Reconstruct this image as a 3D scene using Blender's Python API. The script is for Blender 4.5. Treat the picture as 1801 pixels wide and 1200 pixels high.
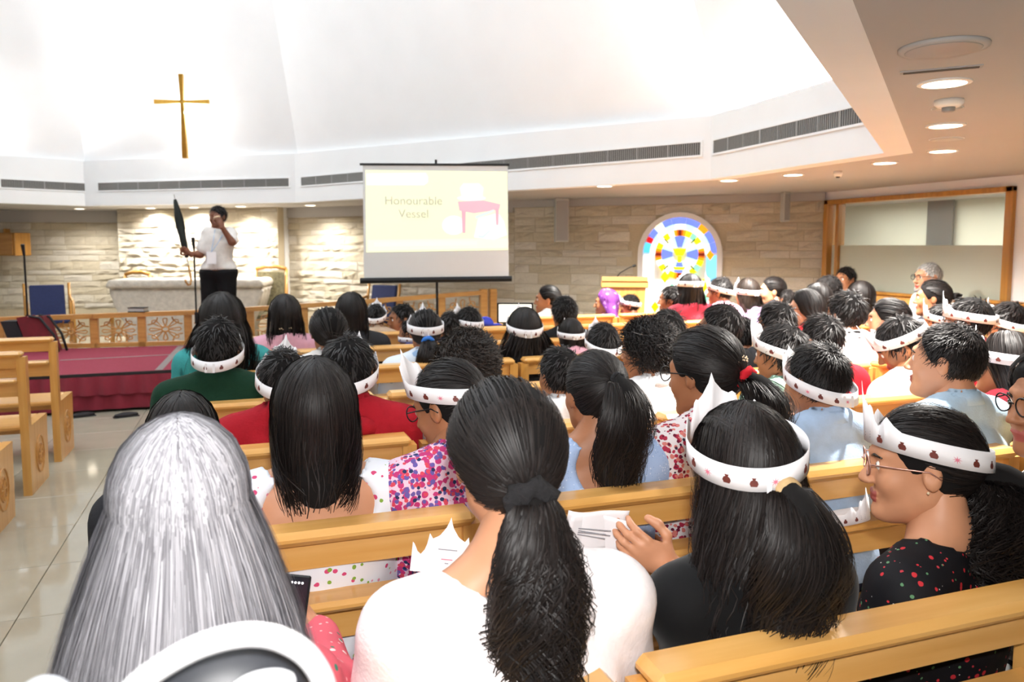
import bpy, math, random
import numpy as np
from mathutils import Matrix, Vector

random.seed(7)
RNG = np.random.default_rng(7)
for o in list(bpy.data.objects):
    bpy.data.objects.remove(o)
SC = bpy.context.scene
COL = SC.collection

# ------------------------------------------------------------------ camera
F = 1340.0; CX = 900.5; CY = 548.0
PITCH = math.radians(5); YAW = math.radians(19); H = 1.62
cam_d = bpy.data.cameras.new('camera'); cam = bpy.data.objects.new('camera', cam_d); COL.objects.link(cam)
cam.location = (0, 0, H); cam.rotation_euler = (math.radians(90) - PITCH, 0, -YAW)
cam_d.sensor_width = 36; cam_d.lens = F / 1801 * 36; cam_d.shift_y = -(600 - CY) / 1801
cam_d.clip_start = 0.02
cam_d.dof.use_dof = True; cam_d.dof.focus_distance = 2.0; cam_d.dof.aperture_fstop = 5.0
SC.camera = cam

# ------------------------------------------------------------------ world, exposure
SC.view_settings.view_transform = 'Standard'; SC.view_settings.look = 'None'
SC.view_settings.exposure = 0.85; SC.view_settings.gamma = 1.0
SC.view_settings.use_curve_mapping = False
W = bpy.data.worlds.new('world'); SC.world = W; W.use_nodes = True
W.node_tree.nodes['Background'].inputs[0].default_value = (0.9, 0.95, 1, 1)
W.node_tree.nodes['Background'].inputs[1].default_value = 0.5

def lamp(name, kind, loc, energy, color=(1, 1, 1), rot=None, **kw):
    d = bpy.data.lights.new(name, kind); d.energy = energy; d.color = color
    for k, v in kw.items(): setattr(d, k, v)
    o = bpy.data.objects.new(name, d); COL.objects.link(o); o.location = loc
    if rot is not None: o.rotation_euler = rot
    return o
# unseen fill lamp added at the top of the dome
lamp('dome_fill_light', 'AREA', (-2.0, 5.6, 8.3), 230, (0.86, 0.94, 1.0), (0, 0, 0), shape='DISK', size=6.0)
# the photographer's flash
lamp('camera_flash', 'AREA', (0.02, -0.04, H + 0.17), 20, (1, 0.98, 0.96), (math.radians(88), 0, -YAW), shape='RECTANGLE', size=0.07, size_y=0.05)

# ------------------------------------------------------------------ pixel -> place
def ray(px, py):
    a = (px - CX) / F; b = (py - CY) / F
    fw = math.cos(PITCH) - b * math.sin(PITCH); dn = b * math.cos(PITCH) + math.sin(PITCH)
    return np.array([a * math.cos(YAW) + fw * math.sin(YAW), -a * math.sin(YAW) + fw * math.cos(YAW), -dn])
O3 = np.array([0, 0, H])
def atz(px, py, z): r = ray(px, py); return O3 + r * ((z - H) / r[2])
def atv(px, py, v): r = ray(px, py); return O3 + r * (v / r[1])
def atu(px, py, u): r = ray(px, py); return O3 + r * (u / r[0])
def atc(px, py, d):
    r = ray(px, py); return O3 + r * (d / (r[0] * math.sin(YAW) + r[1] * math.cos(YAW)))
def depth(p): return p[0] * math.sin(YAW) + p[1] * math.cos(YAW)

# ------------------------------------------------------------------ materials
def lin(h):
    h = h.lstrip('#'); c = [int(h[i:i + 2], 16) / 255 for i in (0, 2, 4)]
    return tuple(x / 12.92 if x <= .04045 else ((x + .055) / 1.055) ** 2.4 for x in c) + (1,)
MATS = {}
def mat(name, color, rough=.6, metal=0, spec=.5, emit=None, estr=0, alpha=1, noise=0, nscale=8, bump=0, bscale=60, trans=0, stretch=(1, 1, 1), sheen=0):
    if name in MATS: return MATS[name]
    m = bpy.data.materials.new(name); m.use_nodes = True; nt = m.node_tree; n = nt.nodes; b = n['Principled BSDF']
    c = lin(color) if isinstance(color, str) else color
    b.inputs['Base Color'].default_value = c; b.inputs['Roughness'].default_value = rough; b.inputs['Metallic'].default_value = metal
    b.inputs['Specular IOR Level'].default_value = spec
    b.inputs['Alpha'].default_value = alpha; b.inputs['Transmission Weight'].default_value = trans
    if sheen: b.inputs['Sheen Weight'].default_value = sheen
    if emit is not None:
        b.inputs['Emission Color'].default_value = lin(emit) if isinstance(emit, str) else emit; b.inputs['Emission Strength'].default_value = estr
    if noise or bump:
        tc = n.new('ShaderNodeTexCoord'); mp = n.new('ShaderNodeMapping'); mp.inputs['Scale'].default_value = stretch
        nt.links.new(tc.outputs['Object'], mp.inputs[0])
    if noise:
        t = n.new('ShaderNodeTexNoise'); t.inputs['Scale'].default_value = nscale; t.inputs['Detail'].default_value = 4
        nt.links.new(mp.outputs[0], t.inputs['Vector'])
        r = n.new('ShaderNodeValToRGB'); e = r.color_ramp.elements; e[0].position = .3; e[1].position = .7
        e[0].color = tuple(max(0, x * (1 - noise)) for x in c[:3]) + (1,); e[1].color = tuple(min(1, x * (1 + noise * .6)) for x in c[:3]) + (1,)
        nt.links.new(t.outputs['Fac'], r.inputs[0]); nt.links.new(r.outputs[0], b.inputs['Base Color'])
    if bump:
        t2 = n.new('ShaderNodeTexNoise'); t2.inputs['Scale'].default_value = bscale; t2.inputs['Detail'].default_value = 5
        nt.links.new(mp.outputs[0], t2.inputs['Vector'])
        bp = n.new('ShaderNodeBump'); bp.inputs['Strength'].default_value = bump; bp.inputs['Distance'].default_value = .02
        nt.links.new(t2.outputs['Fac'], bp.inputs['Height']); nt.links.new(bp.outputs[0], b.inputs['Normal'])
    MATS[name] = m
    return m
def speckled(name, base, layers, rough=.7):
    """cloth with printed motifs: layers of (scale, threshold, colour, fraction of cells printed)"""
    m = bpy.data.materials.new(name); m.use_nodes = True; nt = m.node_tree; n = nt.nodes; b = n['Principled BSDF']
    b.inputs['Roughness'].default_value = rough; b.inputs['Specular IOR Level'].default_value = .2
    tc = n.new('ShaderNodeTexCoord'); prev = None
    nz = n.new('ShaderNodeTexNoise'); nz.inputs['Scale'].default_value = 60; nz.inputs['Detail'].default_value = 1
    nt.links.new(tc.outputs['Object'], nz.inputs['Vector'])
    for i, (sc, th, colr, frac) in enumerate(layers):
        mp = n.new('ShaderNodeMapping'); mp.inputs['Location'].default_value = (i * .37, i * .71, i * .13); nt.links.new(tc.outputs['Object'], mp.inputs[0])
        v = n.new('ShaderNodeTexVoronoi'); v.inputs['Scale'].default_value = sc; nt.links.new(mp.outputs[0], v.inputs['Vector'])
        ad = n.new('ShaderNodeMath'); ad.operation = 'MULTIPLY_ADD'; ad.inputs[1].default_value = .35; nt.links.new(nz.outputs['Fac'], ad.inputs[0]); nt.links.new(v.outputs['Distance'], ad.inputs[2])
        lt = n.new('ShaderNodeMath'); lt.operation = 'LESS_THAN'; lt.inputs[1].default_value = th + .17; nt.links.new(ad.outputs[0], lt.inputs[0])
        sp = n.new('ShaderNodeSeparateColor'); nt.links.new(v.outputs['Color'], sp.inputs[0])
        l2 = n.new('ShaderNodeMath'); l2.operation = 'LESS_THAN'; l2.inputs[1].default_value = frac; nt.links.new(sp.outputs[0], l2.inputs[0])
        mu = n.new('ShaderNodeMath'); mu.operation = 'MULTIPLY'; nt.links.new(lt.outputs[0], mu.inputs[0]); nt.links.new(l2.outputs[0], mu.inputs[1])
        mx = n.new('ShaderNodeMix'); mx.data_type = 'RGBA'; nt.links.new(mu.outputs[0], mx.inputs[0])
        if prev is None: mx.inputs[6].default_value = lin(base)
        else: nt.links.new(prev, mx.inputs[6])
        mx.inputs[7].default_value = lin(colr); prev = mx.outputs[2]
    nt.links.new(prev, b.inputs['Base Color']); MATS[name] = m
    return m
def wood(name, color, dark, axis='X', rough=.28):
    m = bpy.data.materials.new(name); m.use_nodes = True; nt = m.node_tree; n = nt.nodes; b = n['Principled BSDF']
    tc = n.new('ShaderNodeTexCoord'); mp = n.new('ShaderNodeMapping')
    mp.inputs['Scale'].default_value = {'X': (.6, 9, 9), 'Y': (9, .6, 9), 'Z': (9, 9, .6)}[axis]
    nt.links.new(tc.outputs['Object'], mp.inputs[0])
    t = n.new('ShaderNodeTexNoise'); t.inputs['Scale'].default_value = 3; t.inputs['Detail'].default_value = 6; nt.links.new(mp.outputs[0], t.inputs['Vector'])
    r = n.new('ShaderNodeValToRGB'); e = r.color_ramp.elements; e[0].position = .32; e[1].position = .68; e[0].color = lin(dark); e[1].color = lin(color)
    nt.links.new(t.outputs['Fac'], r.inputs[0]); nt.links.new(r.outputs[0], b.inputs['Base Color'])
    b.inputs['Roughness'].default_value = rough; b.inputs['Coat Weight'].default_value = .25; b.inputs['Coat Roughness'].default_value = .2
    MATS[name] = m; return m
def hairmat(name, c0, c1, rough=.52, spec=.32):
    m = bpy.data.materials.new(name); m.use_nodes = True; nt = m.node_tree; n = nt.nodes; b = n['Principled BSDF']
    a = n.new('ShaderNodeAttribute'); a.attribute_name = 'shade'
    r = n.new('ShaderNodeValToRGB'); e = r.color_ramp.elements; e[0].color = lin(c0); e[1].color = lin(c1)
    nt.links.new(a.outputs['Fac'], r.inputs[0]); nt.links.new(r.outputs[0], b.inputs['Base Color'])
    mr = n.new('ShaderNodeMapRange'); mr.inputs['From Min'].default_value = .1; mr.inputs['From Max'].default_value = .13; mr.inputs['To Min'].default_value = .95; mr.inputs['To Max'].default_value = rough
    nt.links.new(a.outputs['Fac'], mr.inputs[0]); nt.links.new(mr.outputs[0], b.inputs['Roughness']); b.inputs['Specular IOR Level'].default_value = spec; MATS[name] = m; return m

wood('pew_wood', '#e3b068', '#d59c4f', 'X'); wood('pew_wood_up', '#dfaa60', '#cd9446', 'Z'); wood('rail_wood', '#cf9a55', '#b98141', 'X', .4)
wood('frame_wood', '#c08a3c', '#a87430', 'Z', .4)
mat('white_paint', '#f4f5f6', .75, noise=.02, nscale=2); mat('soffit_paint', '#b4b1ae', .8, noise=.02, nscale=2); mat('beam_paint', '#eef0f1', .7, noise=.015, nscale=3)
mat('joint_mortar', '#c4b79c', .95, bump=.4, bscale=40)
for i, c in enumerate(('#ece3d0', '#e6dbc4', '#f0e8d8', '#e0d4ba', '#e8ddc6')): mat('limestone_%d' % i, c, .9, noise=.12, nscale=14, bump=.9, bscale=26)
mat('grille_metal', '#9a9a98', .5, .3); mat('dark_gap', '#55534f', .9, noise=.1); mat('black_metal', '#17181a', .45, .4, noise=.1); mat('grey_plastic', '#b9b9b4', .5, noise=.05)
mat('gold_cross', '#c89a3c', .35, .6, noise=.1, nscale=20); mat('lamp_disc', '#ffffff', .5, emit='#fff3dc', estr=7); mat('lamp_trim', '#f2efe8', .4, noise=.02)
mat('floor_tile', '#a8a08e', .07, noise=.06, nscale=5); mat('grout', '#8f8878', .8, noise=.1)
mat('carpet_red', '#8e2a40', .95, noise=.12, nscale=40, bump=.4, bscale=220); mat('skirt_red', '#7c1028', .8, noise=.12, nscale=8, sheen=.2); mat('tape_grey', '#77706e', .6, noise=.1); mat('black_edge', '#1a1618', .7, noise=.1)
mat('altar_stone', '#c9c1b4', .8, noise=.14, nscale=16, bump=.5, bscale=30); mat('blue_seat', '#1e2a56', .8, noise=.15, nscale=40); mat('tapestry', '#7d7558', .9, noise=.4, nscale=26)
mat('screen_cloth', '#d9dcdc', .8, noise=.01)
mat('paper', '#f1eef0', .7, noise=.015, nscale=9); mat('pot_ink', '#6b2c22', .6, noise=.2, nscale=90); mat('rose_ink', '#e07a8e', .6, noise=.05); mat('grey_ink', '#9a9aa0', .7, noise=.05); mat('glass_clear', '#ffffff', .05, trans=1)
SKIN = {'light': mat('skin_light', '#c98f6c', .5, noise=.06, nscale=14), 'mid': mat('skin_mid', '#a56d4a', .5, noise=.06, nscale=14), 'dark': mat('skin_dark', '#7a4b33', .5, noise=.06, nscale=14)}
mat('lip', '#a5544c', .4, noise=.05); mat('eye_white', '#eeeae4', .2, noise=.02); mat('iris', '#1c110b', .15, noise=.02)
hairmat('hair_black', '#0a0808', '#231c1a'); hairmat('hair_brown', '#120d0b', '#33271f'); hairmat('hair_grey', '#4e4c52', '#d4d2d8', .5); hairmat('hair_salt', '#8a8a88', '#d8d6d2', .5)
# ------------------------------------------------------------------ mesh helpers
def link(o, parent=None):
    COL.objects.link(o)
    if parent is not None: o.parent = parent
    return o
def mesh(name, verts, faces, material=None, parent=None, smooth=False, attr=None, loc=None):
    me = bpy.data.meshes.new(name)
    V = np.asarray(verts, dtype=np.float32)
    if isinstance(faces, np.ndarray):
        nf, k = faces.shape
        me.vertices.add(len(V)); me.vertices.foreach_set('co', V.ravel())
        me.loops.add(nf * k); me.loops.foreach_set('vertex_index', faces.astype(np.int32).ravel())
        me.polygons.add(nf); me.polygons.foreach_set('loop_start', np.arange(0, nf * k, k, dtype=np.int32))
        me.update(calc_edges=True)
    else:
        me.from_pydata(V.tolist(), [], faces)
    if smooth: me.shade_smooth()
    if attr is not None:
        a = me.attributes.new('shade', 'FLOAT', 'POINT'); a.data.foreach_set('value', np.asarray(attr, dtype=np.float32))
    if material is not None:
        for m_ in (material if isinstance(material, (list, tuple)) else [material]): me.materials.append(MATS[m_] if isinstance(m_, str) else m_)
    o = bpy.data.objects.new(name, me)
    if loc is not None: o.location = loc
    return link(o, parent)
def tag(o, label=None, cat=None, group=None, kind=None):
    if label: o['label'] = label
    if cat: o['category'] = cat
    if group: o['group'] = group
    if kind: o['kind'] = kind
    return o
def empty(name, loc=(0, 0, 0), rz=0, parent=None):
    o = bpy.data.objects.new(name, None); o.location = loc; o.rotation_euler = (0, 0, rz); o.empty_display_size = .1
    return link(o, parent)
class MB:
    """collects boxes, tubes and prisms, builds one mesh"""
    def __init__(s): s.v = []; s.f = []
    def add(s, v, f):
        n = len(s.v); s.v += [tuple(map(float, p)) for p in v]; s.f += [tuple(i + n for i in q) for q in f]; return s
    def box(s, x0, x1, y0, y1, z0, z1, b=0.0, M=None):
        if b <= 0:
            v = [(x, y, z) for x in (x0, x1) for y in (y0, y1) for z in (z0, z1)]
            f = [(0, 1, 3, 2), (4, 6, 7, 5), (0, 4, 5, 1), (2, 3, 7, 6), (0, 2, 6, 4), (1, 5, 7, 3)]
        else:
            v = []; f = []; idx = {}
            for ix, x in enumerate((x0, x1)):
                for iy, y in enumerate((y0, y1)):
                    for iz, z in enumerate((z0, z1)):
                        sx, sy, sz = (1 - 2 * ix) * b, (1 - 2 * iy) * b, (1 - 2 * iz) * b
                        for k, p in enumerate(((x, y + sy, z + sz), (x + sx, y, z + sz), (x + sx, y + sy, z))):
                            idx[ix, iy, iz, k] = len(v); v.append(p)
            g = lambda a, b_, c, k: idx[a, b_, c, k]
            for i in (0, 1):
                f += [(g(i, 0, 0, 0), g(i, 0, 1, 0), g(i, 1, 1, 0), g(i, 1, 0, 0)), (g(0, i, 0, 1), g(1, i, 0, 1), g(1, i, 1, 1), g(0, i, 1, 1)), (g(0, 0, i, 2), g(0, 1, i, 2), g(1, 1, i, 2), g(1, 0, i, 2))]
                for j in (0, 1):
                    f += [(g(0, i, j, 1), g(1, i, j, 1), g(1, i, j, 2), g(0, i, j, 2)), (g(i, 0, j, 0), g(i, 1, j, 0), g(i, 1, j, 2), g(i, 0, j, 2)), (g(i, j, 0, 0), g(i, j, 1, 0), g(i, j, 1, 1), g(i, j, 0, 1))]
                    for k in (0, 1): f.append((g(i, j, k, 0), g(i, j, k, 1), g(i, j, k, 2)))
        if M is not None: v = [tuple(M @ Vector(p)) for p in v]
        return s.add(v, f)
    def tube(s, pts, r, n=8, caps=True):
        P = np.array(pts, float); m = len(P); R = np.broadcast_to(np.asarray(r, float), (m,))
        T = np.gradient(P, axis=0); T /= np.linalg.norm(T, axis=1)[:, None] + 1e-9
        up = np.array([0, 0, 1.]) if abs(T[0, 2]) < .9 else np.array([1., 0, 0])
        v = []
        A = np.cross(T[0], up); A /= np.linalg.norm(A)
        for i in range(m):
            A = A - T[i] * A.dot(T[i]); A /= np.linalg.norm(A) + 1e-9; B = np.cross(T[i], A)
            for k in range(n):
                a = 2 * math.pi * k / n; v.append(P[i] + R[i] * (math.cos(a) * A + math.sin(a) * B))
        f = [(i * n + k, i * n + (k + 1) % n, (i + 1) * n + (k + 1) % n, (i + 1) * n + k) for i in range(m - 1) for k in range(n)]
        if caps: f += [tuple(range(n - 1, -1, -1)), tuple((m - 1) * n + k for k in range(n))]
        return s.add(v, f)
    def prism(s, poly, h0, h1, fr):
        """poly in 2D mapped by fr(a,b,h)"""
        n = len(poly); v = [fr(a, b, h0) for a, b in poly] + [fr(a, b, h1) for a, b in poly]
        f = [tuple(range(n - 1, -1, -1)), tuple(range(n, 2 * n))] + [(i, (i + 1) % n, n + (i + 1) % n, n + i) for i in range(n)]
        return s.add(v, f)
    def lathe(s, prof, n=20, c=(0, 0)):
        m = len(prof); v = [(c[0] + r * math.cos(2 * math.pi * k / n), c[1] + r * math.sin(2 * math.pi * k / n), z) for r, z in prof for k in range(n)]
        f = [(i * n + k, i * n + (k + 1) % n, (i + 1) * n + (k + 1) % n, (i + 1) * n + k) for i in range(m - 1) for k in range(n)]
        f += [tuple(range(n - 1, -1, -1)), tuple((m - 1) * n + k for k in range(n))]
        return s.add(v, f)
    def build(s, name, material, parent=None, smooth=False, loc=None): return mesh(name, s.v, s.f, material, parent, smooth, loc=loc)
def inst(o, parent, loc=None, rz=None, scale=None, name=None):
    c = o.copy(); c.parent = parent; COL.objects.link(c)
    if name: c.name = name
    if loc is not None: c.location = loc
    if rz is not None: c.rotation_euler = (0, 0, rz)
    if scale is not None: c.scale = scale
    return c
def copy_tree(o, parent=None):
    c = o.copy(); COL.objects.link(c); c.parent = parent
    for ch in list(o.children): copy_tree(ch, c)
    return c
def spline(pts, k=6):
    P = np.array(pts, float); P = np.vstack([2 * P[0] - P[1], P, 2 * P[-1] - P[-2]]); out = []
    for i in range(1, len(P) - 2):
        for j in range(k):
            t = j / k; a, b, c, d = P[i - 1], P[i], P[i + 1], P[i + 2]
            out.append(.5 * (2 * b + (c - a) * t + (2 * a - 5 * b + 4 * c - d) * t * t + (3 * b - a - 3 * c + d) * t ** 3))
    out.append(P[-2]); return np.array(out)

# ------------------------------------------------------------------ signed distance shapes -> one continuous surface
def rc(P, a, b, r1, r2):
    a = np.asarray(a, np.float32); b = np.asarray(b, np.float32); d = b - a
    t = np.clip(((P - a) @ d) / max(float(d @ d), 1e-9), 0, 1)
    q = P - a - t[:, None] * d
    return np.sqrt((q * q).sum(1)) - (r1 + (r2 - r1) * t)
def ell(P, c, r):
    q = (P - np.asarray(c, np.float32)); r = np.asarray(r, np.float32)
    k0 = np.sqrt(((q / r) ** 2).sum(1)); k1 = np.sqrt(((q / (r * r)) ** 2).sum(1)) + 1e-9
    return k0 * (k0 - 1) / k1
def smin(a, b, k):
    h = np.clip(.5 + .5 * (b - a) / k, 0, 1); return b + (a - b) * h - k * h * (1 - h)
def smax(a, b, k): return -smin(-a, -b, k)
EDG = [((0, 0, 0), (1, 0, 0)), ((0, 1, 0), (1, 1, 0)), ((0, 0, 1), (1, 0, 1)), ((0, 1, 1), (1, 1, 1)), ((0, 0, 0), (0, 1, 0)), ((1, 0, 0), (1, 1, 0)), ((0, 0, 1), (0, 1, 1)), ((1, 0, 1), (1, 1, 1)), ((0, 0, 0), (0, 0, 1)), ((1, 0, 0), (1, 0, 1)), ((0, 1, 0), (0, 1, 1)), ((1, 1, 0), (1, 1, 1))]
def surf(f, lo, hi, h, relax=1):
    lo = np.array(lo, np.float32); n = np.maximum(((np.array(hi) - lo) / h).astype(int) + 2, 4)
    ax = [lo[i] + h * np.arange(n[i], dtype=np.float32) for i in range(3)]
    G = np.stack(np.meshgrid(*ax, indexing='ij'), -1).reshape(-1, 3)
    v = f(G).reshape(n).astype(np.float32)
    v[0] = v[-1] = h; v[:, 0] = v[:, -1] = h; v[:, :, 0] = v[:, :, -1] = h
    s = v < 0
    cnt = sum(s[i:n[0] - 1 + i, j:n[1] - 1 + j, k:n[2] - 1 + k].astype(np.int8) for i in (0, 1) for j in (0, 1) for k in (0, 1))
    I = np.argwhere((cnt > 0) & (cnt < 8)); idx = -np.ones(cnt.shape, np.int32); idx[tuple(I.T)] = np.arange(len(I))
    pos = np.zeros((len(I), 3), np.float32); num = np.zeros(len(I), np.float32)
    for a, b in EDG:
        a = np.array(a); b = np.array(b); va = v[tuple((I + a).T)]; vb = v[tuple((I + b).T)]
        c = (va < 0) != (vb < 0); t = np.where(c, va / np.where(c, va - vb, 1), 0)
        pos += np.where(c[:, None], a + t[:, None] * (b - a), 0); num += c
    V = lo + h * (I + pos / num[:, None]); Q = []
    for d in range(3):
        e1, e2 = [(1, 2), (2, 0), (0, 1)][d]
        sl0 = [slice(None)] * 3; sl1 = [slice(None)] * 3; sl0[d] = slice(0, -1); sl1[d] = slice(1, None)
        ch = s[tuple(sl0)] != s[tuple(sl1)]; E = np.argwhere(ch)
        E = E[(E[:, e1] > 0) & (E[:, e2] > 0) & (E[:, e1] < n[e1] - 1) & (E[:, e2] < n[e2] - 1)]
        u1 = np.zeros(3, int); u1[e1] = 1; u2 = np.zeros(3, int); u2[e2] = 1
        q = np.stack([idx[tuple((E - u1 - u2).T)], idx[tuple((E - u2).T)], idx[tuple(E.T)], idx[tuple((E - u1).T)]], 1)
        ins = s[tuple(E.T)]; q[~ins] = q[~ins][:, ::-1]; Q.append(q)
    Q = np.concatenate(Q)
    for _ in range(relax):
        acc = np.zeros_like(V); c = np.zeros(len(V), np.float32)
        for i in range(4):
            for j in (1, 3):
                np.add.at(acc, Q[:, i], V[Q[:, (i + j) % 4]]); np.add.at(c, Q[:, i], 1)
        V = .45 * V + .55 * acc / np.maximum(c, 1)[:, None]
    return V, Q
def joinm(parts):
    V = []; Q = []; n = 0
    for v, q in parts: V.append(v); Q.append(q + n); n += len(v)
    return np.concatenate(V), np.concatenate(Q)
def strands(paths, rad, shade=None):
    """paths (n,m,3); rad (m,) or (n,m) -> fine tapering locks that lie along the hair surface"""
    n, m, _ = paths.shape; T = np.gradient(paths, axis=1); T /= np.linalg.norm(T, axis=2, keepdims=True) + 1e-9
    c = paths.mean(0, keepdims=True); N = paths - np.array([0, -.02, 0]); N[..., 2] = np.clip(N[..., 2], -.02, .2) * (N[..., 2] > 0); N = N + .9 * (paths - c) + RNG.normal(0, .02, (n, 1, 3))
    A = np.cross(T, N); A /= np.linalg.norm(A, axis=2, keepdims=True) + 1e-9
    R = np.broadcast_to(rad, (n, m))[..., None]
    V = np.stack([paths - R * A, paths + R * A], 2)
    base = (np.arange(n)[:, None] * m + np.arange(m - 1)[None]) * 2
    Q = np.stack([base, base + 1, base + 3, base + 2], -1).reshape(-1, 4)
    sh = .15 + .85 * RNG.random(n) if shade is None else shade
    return V.reshape(-1, 3), Q, np.repeat(sh, m * 2)

# ================================================================== THE ROOM
ZC = H + 0.60                                   # soffit height
R2 = lambda p: np.array(p[:2])
P1, P2, P3, P4, P5 = (R2(atz(*q, ZC)) for q in ((1555, 269), (1250, 315), (520, 356), (150, 362), (0, 357)))
P0 = R2(atz(1365, 0, ZC)); PN = P1 + (P0 - P1) * 2.0
P6 = P5 + (P5 - P4) * 4.2
RING = [PN, P1, P2, P3, P4, P6, np.array([-8.6, 4.0]), np.array([-6.0, -2.2])]
RTOP = [2.80, 2.80, 2.79, 2.9, 2.9, 2.9, 2.9, 2.85]
RC = np.array([-2.4, 6.2])
def hit(px, py, A, B):
    """where the line of sight meets the upright plane through A-B"""
    r = ray(px, py); d = np.array([B[0] - A[0], B[1] - A[1]]); n = np.array([d[1], -d[0]])
    t = (n @ A) / (n @ r[:2]); return O3 + r * t

# floor
fl = mesh('floor', [(-9.6, -3, -.012), (12, -3, -.012), (12, 17, -.012), (-9.6, 17, -.012)], [(0, 1, 2, 3)], 'grout'); tag(fl, kind='structure')
t0 = None
for i in range(12):
    for j in range(15):
        x, y = -4.9 + i * .6, -.2 + j * .6
        if t0 is None: t0 = MB().box(-.2985, .2985, -.2985, .2985, -.012, 0, .002).build('tile', 'floor_tile', fl, loc=(x, y, 0))
        else: inst(t0, fl, (x, y, 0))
mesh('floor_field', [(1.9, -3, -.004), (6.3, -3, -.004), (6.3, 17, -.004), (1.9, 17, -.004)], [(0, 1, 2, 3)], 'floor_tile', fl)

# soffit with the dome opening
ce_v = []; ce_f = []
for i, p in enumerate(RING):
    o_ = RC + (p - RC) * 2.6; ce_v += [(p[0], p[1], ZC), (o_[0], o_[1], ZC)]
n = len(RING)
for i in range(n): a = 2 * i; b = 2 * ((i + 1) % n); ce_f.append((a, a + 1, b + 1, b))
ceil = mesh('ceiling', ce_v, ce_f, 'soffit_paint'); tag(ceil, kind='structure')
# dome panels leaning inward up to the closing cap
DS = .72; DZ = 8.6
cap = []
for i in range(n):
    a, b = RING[i], RING[(i + 1) % n]; za, zb = RTOP[i] - .25, RTOP[(i + 1) % n] - .25
    oa, ob = RC + (a - RC) * 1.03, RC + (b - RC) * 1.03; ta, tb = RC + (a - RC) * DS, RC + (b - RC) * DS
    cap.append((ta[0], ta[1], DZ))
    mesh('dome_panel', [(oa[0], oa[1], za), (ob[0], ob[1], zb), (tb[0], tb[1], DZ), (ta[0], ta[1], DZ)], [(0, 1, 2, 3)], 'white_paint', ceil)
mesh('dome_cap', cap, [tuple(range(n))], 'white_paint', ceil)

def slat_mesh(L, z0, z1, d, step=.022):
    m = MB(); k = int(L / step)
    for i in range(k): m.box(i * step + .004, i * step + .011, 0, d, z0, z1)
    return m
def upright_frame(A, B):
    d = np.array([B[0] - A[0], B[1] - A[1]]); L = np.linalg.norm(d); return math.atan2(d[1], d[0]), L
def beam(idx, i, spans, divs):
    """one straight run of the ring beam, inner face towards the dome, with its air grilles"""
    A, B = RING[i], RING[(i + 1) % n]; za, zb = RTOP[i], RTOP[(i + 1) % n]
    out = lambda p: RC + (p - RC) * 1.028
    oa, ob = out(A), out(B)
    v = [(*A, ZC - .001), (*B, ZC - .001), (*B, zb), (*A, za), (*oa, ZC - .001), (*ob, ZC - .001), (*ob, zb), (*oa, za)]
    t = mesh('trim_%d' % idx, v, [(0, 1, 2, 3), (4, 7, 6, 5), (3, 2, 6, 7), (0, 4, 5, 1), (0, 3, 7, 4), (1, 5, 6, 2)], 'beam_paint'); tag(t, kind='structure')
    rz, L = upright_frame(A, B); ux = (B - A) / L; nin = np.array([-ux[1], ux[0]])
    if nin @ (RC - A) < 0: nin = -nin
    for (xa, xb) in spans:
        s = sorted(((hit(x_, 300, A, B)[:2] - A) @ ux) for x_ in (xa, xb)); s0, s1 = s
        p = A + ux * s0; g = empty('air_grille', (p[0], p[1], 2.445), rz, t); sgn = 1 if (np.array([-ux[1], ux[0]]) @ nin) > 0 else -1
        W_ = s1 - s0; hh = .115
        MB().box(0, W_, sgn * .001, sgn * .004, 0, hh).build('backing', 'dark_gap', g)
        fm = MB()
        for (x0, x1, z0, z1) in ((-.02, W_ + .02, -.018, 0), (-.02, W_ + .02, hh, hh + .018), (-.02, 0, 0, hh), (W_, W_ + .02, 0, hh)): fm.box(x0, x1, 0, sgn * .012, z0, z1)
        fm.build('frame', 'beam_paint', g)
        for k in range(1, divs): MB().box(W_ * k / divs - .006, W_ * k / divs + .006, 0, sgn * .011, 0, hh).build('divider', 'grille_metal', g)
        sm = slat_mesh(W_, 0, hh, sgn * .009).build('slats', 'grille_metal', g); tag(sm, kind='stuff')
    # cove lamp lying on the beam, washing the dome wall
    m_ = (A + B) / 2 + (out((A + B) / 2) - (A + B) / 2) * .5
    return m_, rz, L
COVE = []
for idx, (i, spans, dv) in enumerate(((0, [], 0), (1, [(1255, 1518)], 8), (2, [(530, 1232)], 18), (3, [(172, 508)], 9), (4, [(0, 148)], 4), (5, [], 0), (6, [], 0), (7, [], 0))):
    m_, rz, L = beam(idx + 1, i, spans, dv); COVE.append((i, m_, rz, L))
for i, m_, rz, L in COVE:
    e = {0: 6, 1: 60, 2: 650, 3: 0, 4: 240}.get(i, 8)
    if e: lamp('cove_light', 'AREA', (m_[0], m_[1], RTOP[i] + .015), e, (1, 1, 1), (math.radians(180), 0, rz), shape='RECTANGLE', size=L * (.6 if i in (2, 4) else .8), size_y=.12)

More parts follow.
